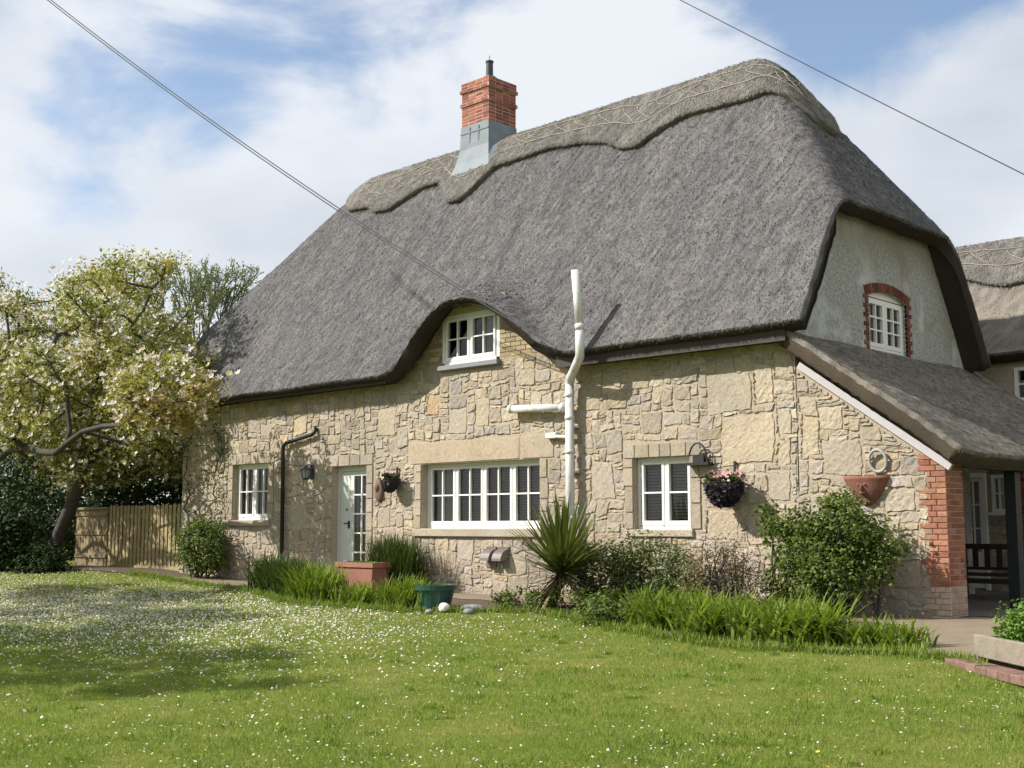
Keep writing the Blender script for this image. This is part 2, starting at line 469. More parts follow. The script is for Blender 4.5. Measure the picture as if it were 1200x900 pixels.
# ------------------------------------------------------------------ ground
def gz(x, y):
    x = np.asarray(x, float); y = np.asarray(y, float)
    z = -0.42 * (1 - np.exp(-np.maximum(0, -y - .8) / 5))
    z = z + 0.18 * np.clip((-13 - x) / 5, 0, 1)
    return z
BED_X = [-60, -18, -11.7, -8.5, -5.5, -4.9, -3.4, -1.2, 1.1, 2.2, 3.2, 3.9, 4.5, 6, 60]
BED_Y = [-.9, -.9, -1.4, -2.6, -2.6, -2.3, -1.75, -2.75, -3.5, -3.3, -3.0, -3.3, -4.2, -5.2, -5.2]
def bed_edge(x): return np.interp(x, BED_X, BED_Y) + .04 * np.sin(np.asarray(x) * 7.3) + .03 * np.sin(np.asarray(x) * 17.1)
def grid_mesh(mb, xs, ys, zf, **kw):
    X, Y = np.meshgrid(xs, ys, indexing='ij')
    V = np.stack([X, Y, zf(X, Y)], -1).reshape(-1, 3)
    n, k = len(xs), len(ys)
    i, j = np.meshgrid(np.arange(n - 1), np.arange(k - 1), indexing='ij')
    a = (i * k + j).ravel()
    mb.add(V, np.stack([a, a + k, a + k + 1, a + 1], 1), **kw)
mb = MB()
xs = np.unique(np.concatenate([np.linspace(-900, -40, 14), np.linspace(-40, 14, 160), np.linspace(14, 900, 14)]))
ys = np.unique(np.concatenate([np.linspace(-900, -20, 14), np.linspace(-20, 12, 120), np.linspace(12, 900, 14)]))
grid_mesh(mb, xs, ys, lambda X, Y: gz(X, Y) + .012 * np.sin(X * 1.7 + Y) * np.cos(Y * 1.3 - X * .4) * (Y < -3.5))
tag(mb.build('ground', M['lawn'], smooth=True), kind='structure')
def strip(name, m, x0, x1, ya, yb, dz, nx=160, ny=10):
    mb = MB()
    xs = np.linspace(x0, x1, nx)
    t = np.linspace(0, 1, ny)
    X = np.repeat(xs[:, None], ny, 1)
    A = np.broadcast_to(np.asarray(ya(xs), float), xs.shape)[:, None]; Bq = np.broadcast_to(np.asarray(yb(xs), float), xs.shape)[:, None]
    Y = A + (Bq - A) * t
    V = np.stack([X, Y, gz(X, Y) + dz], -1).reshape(-1, 3)
    i, j = np.meshgrid(np.arange(nx - 1), np.arange(ny - 1), indexing='ij')
    a = (i * ny + j).ravel()
    mb.add(V, np.stack([a, a + ny, a + ny + 1, a + 1], 1))
    return tag(mb.build(name, m, smooth=True), kind='structure')
strip('flower_bed_soil', M['soil'], -16.4, 3.1, lambda x: bed_edge(x), lambda x: np.minimum(-1.0, bed_edge(x) + 4) * 0 - 1.0, .018)
strip('leaf_litter', M['soil'], -24, -15.2, lambda x: x * 0 - 1.1 + .05 * np.sin(x * 5), lambda x: x * 0 + .3, .020)
strip('path', M['concrete'], -15.2, 3.2, lambda x: x * 0 - 1.05 + .03 * np.sin(x * 9), lambda x: x * 0 + .3, .026)
strip('paved_apron', M['concrete'], 2.15, 3.75, lambda x: bed_edge(x) + .04, lambda x: x * 0 + .6, .034, 40, 20)
strip('porch_floor', M['paving'], -3, 12, lambda x: np.where(x < 2.3, .02, .5), lambda x: x * 0 + 7.0, .042, 60, 12)

# ------------------------------------------------------------------ cottage
cottage = empty('thatched_cottage', (-8.3, 3, 0), 'old stone cottage with a steep grey thatched roof and red brick chimney', 'cottage')
def part(o, parent=None):
    adopt(parent or cottage, o); return o

PAL = np.array([(.47, .395, .28), (.51, .44, .33), (.43, .37, .275), (.51, .415, .275), (.41, .37, .305), (.47, .415, .325), (.55, .48, .36), (.385, .345, .285), (.49, .42, .31)])
def stone_block(mb, B, u0, u1, v0, v1, proud, r, tint, dress=False, warp=None, corners=None):
    w, h = u1 - u0, v1 - v0
    g = .004 if dress else r.uniform(.003, .009)
    q = min(w, h)
    if dress:
        t = np.array([-1, -.96, -.4, .4, .96, 1]); tv = t
        j = .015
    else:
        def axis(L):
            m_ = int(np.clip(L / .042, 3, 14)); e_ = min(.3, .016 / (L / 2))
            return np.concatenate([[-1], np.linspace(-1 + e_, 1 - e_, m_), [1]])
        t, tv = axis(w), axis(h); j = .15
    U, V = np.meshgrid(t, tv, indexing='ij')
    rr = 1.0 - (.01 if dress else r.uniform(.005, .04)) * (np.abs(U) * np.abs(V)) ** 3
    U2 = U * rr; V2 = V * rr
    cs = r.uniform(0, j, (4, 2)) * q
    a = (1 + U) / 2; b = (1 + V) / 2
    du = cs[0, 0] * (1 - a) * (1 - b) - cs[1, 0] * a * (1 - b) - cs[2, 0] * a * b + cs[3, 0] * (1 - a) * b
    dv = cs[0, 1] * (1 - a) * (1 - b) + cs[1, 1] * a * (1 - b) - cs[2, 1] * a * b - cs[3, 1] * (1 - a) * b
    if corners is not None:
        k4 = [(1 - a) * (1 - b), a * (1 - b), a * b, (1 - a) * b]
        du = sum(c_[0] * k_ for c_, k_ in zip(corners, k4)); dv = sum(c_[1] * k_ for c_, k_ in zip(corners, k4))
    X = (u0 + u1) / 2 + U2 * (w / 2 - g) + du
    Y = (v0 + v1) / 2 + V2 * (h / 2 - g) + dv
    rim = (np.abs(U) > .999) | (np.abs(V) > .999)
    Z = np.where(rim, -.012, proud)
    if not dress:
        k1, k2, k3 = r.uniform(0, 6, 3)
        X += .007 * np.sin(Y * 31 + k1) + .004 * np.sin(Y * 75 + k2) + r.normal(0, .003, X.shape)
        Y += .007 * np.sin(X * 29 + k2) + .004 * np.sin(X * 71 + k3) + r.normal(0, .003, Y.shape)
        calm = .45 if q > .36 else 1.0
        rough = calm * (r.normal(0, .0030, Z.shape) + .0045 * np.sin(X * 38 + k1) * np.sin(Y * 33 + k3) + r.uniform(-.010, .010) * U + r.uniform(-.010, .008) * V)
        Z = np.where(rim, Z, np.maximum(Z + rough, .001))
    if warp is not None:
        X, Y = X + warp(X, Y)[0], Y + warp(X, Y)[1]
    n = len(tv); nu_ = len(t)
    P = B(np.stack([X, Y, Z], -1).reshape(-1, 3))
    i, jx = np.meshgrid(np.arange(nu_ - 1), np.arange(n - 1), indexing='ij')
    k = (i * n + jx).ravel()
    mb.add(P, np.stack([k, k + n, k + n + 1, k + 1], 1), col=tint)
def tint_of(r, k=None):
    c = PAL[r.integers(len(PAL))] if k is None else np.array(k)
    return c * r.uniform(.70, 1.10) * np.array([.99, r.uniform(.985, 1.03), r.uniform(1.0, 1.2)])
def rubble(mb, B, u0, u1, v0, v1, blocked, r, c=.053, fixed=(), big=.07):
    nu = int((u1 - u0) / c); nv = int((v1 - v0) / c)
    cu, cv = (u1 - u0) / nu, (v1 - v0) / nv
    occ = np.zeros((nu, nv), bool)
    UU = u0 + (np.arange(nu) + .5) * cu; VV = v0 + (np.arange(nv) + .5) * cv
    for i in range(nu):
        for j in range(nv):
            if blocked(UU[i], VV[j]): occ[i, j] = True
    def warp(X, Y):
        return (.022 * np.sin(Y * 3.1 + X * 1.3) + .014 * np.sin(Y * 7.7 - X * 2.1), .026 * np.sin(X * 2.3 + Y * .8) + .016 * np.sin(X * 6.1 + Y * 3.0))
    J = np.clip(r.normal(0, .27, (nu + 1, nv + 1, 2)), -.45, .45) * c
    blk_ = occ.copy()
    for i_ in range(nu + 1):
        for j_ in range(nv + 1):
            if i_ in (0, nu) or j_ in (0, nv) or blk_[max(0, i_ - 1):i_ + 1, max(0, j_ - 1):j_ + 1].any(): J[i_, j_] = 0
    def place(i, j, w, h, tint=None, proud=None):
        occ[i:i + w, j:j + h] = True
        stone_block(mb, B, u0 + i * cu, u0 + (i + w) * cu, v0 + j * cv, v0 + (j + h) * cv,
                    r.uniform(.008, .022) if proud is None else proud, r, tint_of(r) if tint is None else tint, warp=warp, corners=[J[i, j], J[i + w, j], J[i + w, j + h], J[i, j + h]])
    for (fu, fv, fw, fh, tint) in fixed:
        i = int((fu - u0) / cu); j = int((fv - v0) / cv); w = int(fw / cu); h = int(fh / cv)
        if i + w <= nu and j + h <= nv and not occ[i:i + w, j:j + h].any():
            place(i, j, w, h, np.array(tint) * r.uniform(.95, 1.05), .012)
    for j in range(nv):
        i = 0
        while i < nu:
            if occ[i, j]:
                i += 1; continue
            if r.random() < big:
                w, h = r.integers(6, 10), r.integers(4, 8)
            elif r.random() < .34:
                w, h = r.integers(3, 8), r.integers(1, 3)
            else:
                w, h = r.integers(3, 8), r.integers(2, 6)
            ww = 0
            while ww < w and i + ww < nu and not occ[i + ww, j]: ww += 1
            ex = 0
            while i + ww + ex < nu and not occ[i + ww + ex, j] and ex < 3: ex += 1
            if 0 < ex < 3 or (ex == 3 and r.random() < .0): ww += ex                         # no slivers left over
            h = min(h, ww + 1)
            hh = 1
            while hh < h and j + hh < nv and not occ[i:i + ww, j + hh].any(): hh += 1
            if hh == h and j + hh < nv and not occ[i:i + ww, j + hh].any() and (j + hh + 1 >= nv or occ[i:i + ww, j + hh + 1].all()): hh += 1
            place(i, j, ww, hh)
            i += ww
def holed_plane(mb, B, u0, u1, v0, v1, holes, depth=.3, n=0.0):
    us = sorted({u0, u1, *[h[0] for h in holes], *[h[1] for h in holes]})
    vs_ = sorted({v0, v1, *[h[2] for h in holes], *[h[3] for h in holes]})
    for a, b in zip(us, us[1:]):
        for c, d in zip(vs_, vs_[1:]):
            mu, mv = (a + b) / 2, (c + d) / 2
            if any(h[0] < mu < h[1] and h[2] < mv < h[3] for h in holes): continue
            mb.add(B([(a, c, n), (b, c, n), (b, d, n), (a, d, n)]), [(0, 1, 2, 3)], col=(.45, .39, .30))
    for a, b, c, d in holes:
        P = [(a, c, n), (b, c, n), (b, d, n), (a, d, n), (a, c, -depth), (b, c, -depth), (b, d, -depth), (a, d, -depth)]
        mb.add(B(P), [(0, 1, 5, 4), (1, 2, 6, 5), (2, 3, 7, 6), (3, 0, 4, 7)], col=(.47, .41, .31))

WIN = {'left': (-14.37, -13.0, 1.36, 2.59), 'wide': (-8.06, -5.02, 1.18, 2.38), 'right': (-2.99, -1.88, 1.17, 2.30)}
DOOR = (-10.77, -9.68, .06, 2.43)
DORM = (-7.50, -6.00, 4.20, 5.14)
holes = list(WIN.values()) + [DOOR]
# backing wall, reveals and the rubble face of the long front
mb = MB()
holed_plane(mb, FRONT, -16.5, 0, -.15, 4.25, holes)
r = np.random.default_rng(5)
def blk(u, v):
    for a, b, c, d in holes:
        if a - .02 < u < b + .02 and c - .02 < v < d + .02: return True
    if -8.44 < u < -4.68 and 2.38 < v < 2.80: return True             # long lintel
    if -8.3 < u < -4.95 and 1.0 < v < 1.2: return True                  # its sill
    for a, b, c, d in (WIN['left'], WIN['right'], DOOR):
        if a - .2 < u < b + .2 and d - .02 < v < d + .24: return True
        if (a - .21 < u < a or b < u < b + .21) and c - .0 < v < d + .05: return True
    for a, b, c, d in (WIN['left'], WIN['right']):
        if a - .1 < u < b + .1 and c - .16 < v < c + .02: return True
    a, b, c, d = WIN['wide']
    if (a - .2 < u < a or b < u < b + .2) and c < v < d: return True
    if -7.6 < u < -5.9 and 4.05 < v: return True                        # dormer sill
    return False
warm = (.495, .42, .315); pink = (.52, .41, .32); grey = (.45, .405, .325)
fixed = [(-1.25, 2.15, .95, .78, warm), (-.28, 2.1, .26, .42, warm), (-.44, 1.55, .42, .5, grey), (-.28, 1.05, .26, .45, warm), (-.44, .55, .42, .45, grey), (-.28, 2.55, .26, .40, grey), (-.28, 3.4, .26, .45, warm),
         (-1.5, 2.95, .8, .6, grey), (-.65, 2.98, .36, .62, warm), (-1.55, 1.05, .62, .5, warm), (-.8, 1.0, .5, .62, pink),
         (-3.85, 1.7, .5, .65, grey), (-7.3, 2.95, .5, .5, grey), (-6.6, 3.0, .42, .55, warm),
         (-9.3, 3.0, .55, .55, warm), (-7.9, 3.35, .36, .4, (.52, .37, .22)), 
         (-12.2, 1.2, .6, .7, grey), (-11.7, 2.0, .7, .7, grey), (-15.7, 1.6, .7, .6, grey), (-5.9, .4, .6, .4, grey), (-7.6, .4, .6, .4, warm)]
rubble(mb, FRONT, -16.5, 0, -.1, 4.2, blk, r, fixed=fixed)
# dressed jambs in irregular heights and the soldier heads
for key in ('left', 'right', 'door', 'wide'):
    a, b, c, d = DOOR if key == 'door' else WIN[key]
    for e0, sgn in ((a, -1), (b, 1)):
        v = c
        while v < d - .02:
            h = min(r.uniform(.18, .42), d - v)
            if d - v - h < .1: h = d - v
            w = r.choice([.2, .2, .17])
            lo, hi = (e0 - w, e0) if sgn < 0 else (e0, e0 + w)
            stone_block(mb, FRONT, lo, hi, v, v + h, .022, r, tint_of(r, (.47, .40, .29)), dress=True)
            v += h
    if key in ('left', 'right', 'door'):
        u = a - .2
        nst = 6 if key != 'door' else 4
        ws = r.uniform(.8, 1.2, nst); ws *= (b - a + .4) / ws.sum()
        for w in ws:
            stone_block(mb, FRONT, u, u + w, d, d + .22, .02, r, tint_of(r, (.46, .40, .30)), dress=True)
            u += w
# left return and back of the house
mb.add([(-16.48, .02, -.15), (-16.48, 5.6, -.15), (-16.48, 5.6, 4.3), (-16.48, 4.5, 6.1), (-16.48, 1.0, 6.1), (-16.48, .02, 4.4)], [(5, 4, 3, 2, 1, 0)], col=(.45, .39, .30))
box(mb, FRONT, -16.2, -.3, -.15, 4.4, -5.7, -5.4, col=(.45, .39, .30))
part(mb.build('stone_wall', M['stone']))
mb = MB()
for x0, x1, t in ((-8.44, -4.68, .40),):
    n = 24
    for (a, b, c) in ((x0, -5.45, (.46, .375, .275)), (-5.44, x1, (.44, .37, .28))):
        stone_block(mb, FRONT, a, b, 2.385, 2.385 + t, .016, r, np.array(c) * .96, dress=True)
part(mb.build('stone_lintel', M['dressed'], smooth=False))

# brick dormer cheek around the upper window
EY_X = [-20, -9.1, -8.65, -8.25, -7.87, -7.28, -6.71, -6.16, -5.52, -5.01, -4.42, -3.95, -3.4, 5]
EY_H = [-1.6, -.55, -.12, .22, .66, 1.10, 1.27, 1.20, .92, .56, .14, -.18, -.6, -1.6]
def eyebrow(x):
    x = np.asarray(x, float)
    return (np.interp(x - .15, EY_X, EY_H) + np.interp(x, EY_X, EY_H) + np.interp(x + .15, EY_X, EY_H)) / 3
def brick_rows(mb, B, u0, u1, v0, v1, keep, pal, r, L=.225, h=.075, n0=0, n1=.012, gap=.011, hole=None):
    k = 0; v = v0
    while v + h <= v1 + .001:
        u = u0 - (L / 2 if k % 2 else 0)
        while u < u1 - .02:
            a, b = max(u, u0), min(u + L, u1)
            if hole and v < hole[2] and a < hole[1] and b > hole[0]:
                if (a + b) / 2 < (hole[0] + hole[1]) / 2: b = min(b, hole[0])
                else: a = max(a, hole[1])
            if b - a > .05 and keep((a + b) / 2, v + h / 2, a, b):
                c = pal[r.integers(len(pal))] * r.uniform(.75, 1.2)
                bbox(mb, B, a + gap / 2, b - gap / 2, v + gap / 2, v + h - gap / 2, n0 - .03, n1 + r.uniform(-.003, .004), b=.004, col=c)
            u += L
        v += h; k += 1
BUFF = np.array([(.36, .28, .165), (.33, .265, .165), (.40, .315, .19), (.27, .22, .145)])
RED = np.array([(.27, .072, .045), (.33, .095, .055), (.22, .058, .04), (.36, .125, .075)])
ORANGE = np.array([(.36, .165, .092), (.32, .135, .078), (.39, .215, .135), (.29, .115, .075)])
mb = MB()
cols = np.unique(np.concatenate([np.linspace(-8.9, -4.5, 40), [DORM[0], DORM[1]]]))
mb2 = MB()
for a, b in zip(cols, cols[1:]):
    m_ = (a + b) / 2
    ta, tb = 4.12 + max(0, eyebrow(a)) + .18, 4.12 + max(0, eyebrow(b)) + .18
    if DORM[0] < m_ < DORM[1]:
        mb2.add([(a, .012, 4.05), (b, .012, 4.05), (b, .012, DORM[2]), (a, .012, DORM[2])], [(0, 1, 2, 3)])
        mb2.add([(a, .012, DORM[3]), (b, .012, DORM[3]), (b, .012, tb), (a, .012, ta)], [(0, 1, 2, 3)])
    else:
        mb2.add([(a, .012, 4.05), (b, .012, 4.05), (b, .012, tb), (a, .012, ta)], [(0, 1, 2, 3)])
brick_rows(mb, FRONT, -8.85, -4.55, 4.14, 5.5,
           lambda u, v, a, b: v < 4.1 + float(eyebrow(u)) + .16 and v > 4.12,
           BUFF, r, L=.25, h=.085, n1=.006, hole=(DORM[0], DORM[1], DORM[3] + .04))
dw = part(mb.build('dormer_brickwork', M['brick']))
part(mb2.build('mortar_bed', M['brickmortar']), dw)

# windows -----------------------------------------------------------
def window(name, B, u0, u1, v0, v1, casements, cols_, rows_, recess=.12, frame=.055, sill=None, blind=None, label=None, fm='white', curtain=None, arch=0):
    fr = MB(); gl = MB()
    n1, n0 = -recess, -recess - .07
    f = frame
    box(fr, B, u0, u0 + f, v0, v1, n0, n1); box(fr, B, u1 - f, u1, v0, v1, n0, n1)
    box(fr, B, u0 + f, u1 - f, v0, v0 + f, n0, n1 + .012); box(fr, B, u0 + f, u1 - f, v1 - f, v1, n0, n1)
    cw = (u1 - u0 - 2 * f) / casements
    for k in range(casements):
        a = u0 + f + k * cw; b = a + cw
        if k: box(fr, B, a - .022, a + .022, v0 + f, v1 - f, n0 - .002, n1 + .004)
        s = .05
        a2, b2, c2, d2 = a + .024, b - .024, v0 + f + .003, v1 - f - .003
        q0, q1 = n0 + .012, n1 + .018
        bbox(fr, B, a2, a2 + s, c2, d2, q0, q1, b=.006); bbox(fr, B, b2 - s, b2, c2, d2, q0, q1, b=.006)
        bbox(fr, B, a2 + s, b2 - s, c2, c2 + s * 1.5, q0, q1, b=.006); bbox(fr, B, a2 + s, b2 - s, d2 - s, d2, q0, q1, b=.006)
        ga, gb, gc, gd = a2 + s, b2 - s, c2 + s * 1.5, d2 - s
        for i in range(1, cols_):
            x = ga + (gb - ga) * i / cols_; box(fr, B, x - .013, x + .013, gc, gd, q0 + .012, q1 - .006)
        for i in range(1, rows_):
            y = gc + (gd - gc) * i / rows_; box(fr, B, ga, gb, y - .013, y + .013, q0 + .013, q1 - .008)
        for i in range(cols_):
            for j in range(rows_):
                p0 = ga + (gb - ga) * i / cols_; p1 = ga + (gb - ga) * (i + 1) / cols_
                s0 = gc + (gd - gc) * j / rows_; s1 = gc + (gd - gc) * (j + 1) / rows_
                mm = n0 + .036
                gl.add(B([(p0, s0, mm), (p1, s0, mm), (p1, s1, mm), (p0, s1, mm)]), [(0, 1, 2, 3)])
    w = part(fr.build(name, M[fm]))
    if label: w['label'] = label
    part(gl.build('panes', M['glass']), w)
    if blind:
        bl = MB()
        v = v0 + f + blind[0] * (v1 - v0)
        while v < v1 - f:
            ub = u0 + f + (blind[1] if len(blind) > 1 else 0) * (u1 - u0)
            P = [(ub, v, n0 - .05), (u1 - f, v, n0 - .05), (u1 - f, v + .032, n0 - .078), (ub, v + .032, n0 - .078)]
            bl.add(B(P), [(0, 1, 2, 3)]); v += .05
        part(bl.build('blind', M['blind']), w)
    if curtain:
        cu = MB()
        for a, b in curtain:
            n = 16; xs_ = np.linspace(a, b, n)
            P = np.array([[(x, v0 + f, n0 - .1 + .02 * math.sin(x * 60)), (x, v1 - f, n0 - .1 + .02 * math.sin(x * 60))] for x in xs_]).reshape(-1, 3)
            cu.add(B(P), [(2 * i, 2 * i + 2, 2 * i + 3, 2 * i + 1) for i in range(n - 1)])
        part(cu.build('curtain', M['curtain'], smooth=True), w)
    if sill:
        sm = MB(); a, b, c, d, n_, mm_ = sill
        bbox(sm, B, a, b, c, d, -recess - .02, n_, b=.012, col=(.42, .38, .31))
        part(sm.build('sill', M[mm_]), w)
    return w
a, b, c, d = WIN['left']
window('window', FRONT, a, b, c, d, 2, 2, 2, sill=(a - .1, b + .1, c - .13, c - .005, .06, 'dressed'), curtain=[(b - .5, b - .06)], label='small two casement window at the far left of the wall')
a, b, c, d = WIN['wide']
window('window', FRONT, a, b, c, d, 4, 2, 2, recess=.16, sill=(a - .2, b + .08, c - .15, c - .005, .07, 'dressed'), blind=(.02, .23), curtain=[(a + .08, a + .66)], label='wide four casement window under a long stone lintel')
a, b, c, d = WIN['right']
window('window', FRONT, a, b, c, d, 2, 1, 2, sill=(a - .06, b + .06, c - .12, c - .005, .05, 'dressed'), blind=(.1,), label='two casement window beside the big hanging basket')
a, b, c, d = DORM
window('window', FRONT, a, b, c, d, 2, 2, 2, recess=.0, frame=.07, sill=(a - .04, b + .04, c - .1, c - .004, .11, 'slate'), label='upper window tucked under the curve of the thatch', curtain=[(b - .62, b - .08)])
GW = (2.28, 3.60, 4.02, 5.0)
# door ---------------------------------------------------------------
a, b, c, d = DOOR
mb = MB()
f = .06
box(mb, FRONT, a, a + f, c, d, -.24, -.14); box(mb, FRONT, b - f, b, c, d, -.24, -.14); box(mb, FRONT, a + f, b - f, d - .1, d, -.24, -.14)
la, lb, lc, ld = a + f + .004, b - f - .004, c + .02, d - .104
split = la + (lb - la) * .42
bw = (split - la) / 4
for i in range(4):
    bbox(mb, FRONT, la + i * bw, la + (i + 1) * bw, lc, ld, -.21, -.165, b=.006)
ga, gb, gc, gd = split + .03, lb - .05, lc + .24, ld - .09
box(mb, FRONT, split, ga, lc, ld, -.21, -.16); box(mb, FRONT, gb, lb, lc, ld, -.21, -.16)
box(mb, FRONT, ga, gb, lc, gc, -.21, -.162); box(mb, FRONT, ga, gb, gd, ld, -.21, -.162)
door = part(mb.build('door', M['greypaint']))
door['label'] = 'pale grey door with a tall column of glass panes'
mb = MB(); gl = MB()
x = (ga + gb) / 2
box(mb, FRONT, x - .014, x + .014, gc, gd, -.2, -.158)
for i in range(1, 5):
    y = gc + (gd - gc) * i / 5; box(mb, FRONT, ga, gb, y - .014, y + .014, -.199, -.16)
part(mb.build('glazing_bars', M['white']), door)
gl.add(FRONT([(ga, gc, -.19), (gb, gc, -.19), (gb, gd, -.19), (ga, gd, -.19)]), [(0, 1, 2, 3)])
part(gl.build('panes', M['glass']), door)
mb = MB()
for k in range(9):
    z0 = gc + (gd - gc) * (k) / 9
    mb.add(FRONT([(ga - .05, z0, -.33), (gb + .05, z0, -.33), (gb + .05, z0 + .2, -.33), (ga - .05, z0 + .2, -.33)]), [(0, 1, 2, 3)])
part(mb.build('net_curtain', plain('grey_net', (.16, .17, .155), .9)), door)
mb = MB()
box(mb, FRONT, la + .26, la + .31, 1.18, 1.33, -.165, -.15); tube(mb, FRONT(np.array([(la + .285, 1.28, -.15), (la + .285, 1.28, -.11), (la + .19, 1.28, -.105)])), .012, 8)
part(mb.build('handle', M['iron']), door)
mb = MB(); tube(mb, FRONT(np.array([(la + .21, 1.56, -.166), (la + .21, 1.56, -.15)])), .022, 10)
part(mb.build('lock', M['iron']), door)
mb = MB(); bbox(mb, FRONT, a - .06, b + .06, -.02, c, -.25, .16, b=.012, col=(.42, .38, .31)); part(mb.build('doorstep', M['dressed']))

# gable wall ----------------------------------------------------------
mb = MB()
y0, y1 = 0.0, 5.85
gtop = lambda y: min(3.9 + (y + .1) * 1.68, 3.9 + (6.15 - y) * 1.62, 6.45)
gh = GW
def gq(pts): mb.add([(0.0, p[0], p[1]) for p in pts], [tuple(range(len(pts)))])
# the gable with its window opening, as vertical strips
ysn = np.unique(np.concatenate([np.linspace(.0, 5.85, 40), [gh[0], gh[1], 5.0, 5.85]]))
for a, b in zip(ysn, ysn[1:]):
    m_ = (a + b) / 2
    if gh[0] < m_ < gh[1]:
        gq([(a, -.1), (b, -.1), (b, gh[2]), (a, gh[2])])
        ar = lambda y: gh[3] - .10 * ((y - (gh[0] + gh[1]) / 2) / ((gh[1] - gh[0]) / 2)) ** 2
        gq([(a, ar(a)), (b, ar(b)), (b, gtop(b)), (a, gtop(a))])
        mb.add([(0, a, ar(a)), (0, b, ar(b)), (-.25, b, ar(b)), (-.25, a, ar(a))], [(0, 1, 2, 3)])
    else:
        gq([(a, -.1), (b, -.1), (b, gtop(b)), (a, gtop(a))])
for yy in gh[:2]:
    mb.add([(0, yy, gh[2]), (0, yy, gh[3]), (-.25, yy, gh[3]), (-.25, yy, gh[2])], [(0, 1, 2, 3)])
box(mb, EAST, 5.84, 5.85, -.1, 4.2, -.4, -.002)
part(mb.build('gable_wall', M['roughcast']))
gw = window('window', EAST, gh[0], gh[1], gh[2], gh[3] - .1, 2, 2, 3, recess=.07, frame=.06, label='white window high in the grey gable', curtain=[(gh[0] + .1, gh[0] + .55)])
mb = MB()                                          # shallow arched head above the casements
n = 14; ysn = np.linspace(gh[0], gh[1], n)
P = []
for y in ysn:
    t_ = gh[3] - .10 * ((y - (gh[0] + gh[1]) / 2) / ((gh[1] - gh[0]) / 2)) ** 2
    P += [(-.07, y, gh[3] - .115), (-.07, y, t_ - .002)]
mb.add(P, [(2 * i, 2 * i + 2, 2 * i + 3, 2 * i + 1) for i in range(n - 1)])
part(mb.build('arched_head', M['white']), gw)
mb = MB()
for side in (0, 1):
    v = 4.0; k = 0
    while v < 4.9:
        w = .17 if k % 2 else .10
        lo, hi = (gh[0] - w, gh[0]) if side == 0 else (gh[1], gh[1] + w)
        bbox(mb, EAST, lo, hi - .01, v + .005, v + .07, -.03, .018, b=.005, col=RED[r.integers(4)] * r.uniform(.3, .8)); v += .075; k += 1
n = 17
for i in range(n):
    y = gh[0] - .1 + (gh[1] - gh[0] + .2) * (i + .5) / n
    q = (y - (gh[0] + gh[1]) / 2) / ((gh[1] - gh[0]) / 2)
    z = gh[3] - .10 * q * q
    w = (gh[1] - gh[0] + .2) / n / 2 - .006
    tl = -q * .05
    P = [(y - w, z + .005), (y + w, z + .005), (y + w - tl, z + .15), (y - w - tl, z + .15)]
    V = [(-.03, *p) for p in P] + [(.018, *p) for p in P]
    mb.add(V, BOXF.copy(), col=RED[r.integers(4)] * r.uniform(.25, .8))
part(mb.build('window_brickwork', M['brick']))

# roofs ---------------------------------------------------------------
def smin(a, b, k):
    h = np.clip(.5 + .5 * (b - a) / k, 0, 1)
    return b * (1 - h) + a * h - k * h * (1 - h)
def smax(a, b, k): return -smin(-a, -b, k)
X0, X1, YF, YR = -16.8, .42, -.5, 6.05
def zroof(x, y):
    x = np.asarray(x, float); y = np.asarray(y, float)
    front = 4.1 + (y - YF) * 1.69 - .05 * np.maximum(0, x + 3) * 0
    eb = 4.1 + eyebrow(x) + (y - YF) * .42
    front = smax(front, eb, .28)
    rear = 9.55 - (y - 2.72) * 1.64
    z = smin(front, rear, .5)
    hipr = 6.1 + (X1 - x) * 1.42
    hipl = 6.35 + (x - X0) * .92
    z = smin(z, hipr, .55)
    z = smin(z, hipl, .9)
    p = np.stack([x, y, z], -1)
    return z + .022 * snoise(p, 1.1, 3) + .005 * snoise(p, 4.2, 4)
def normals(T):
    dx = np.gradient(T, axis=0); dy = np.gradient(T, axis=1)
    n = np.cross(dx, dy); return n / np.linalg.norm(n, axis=-1, keepdims=True)
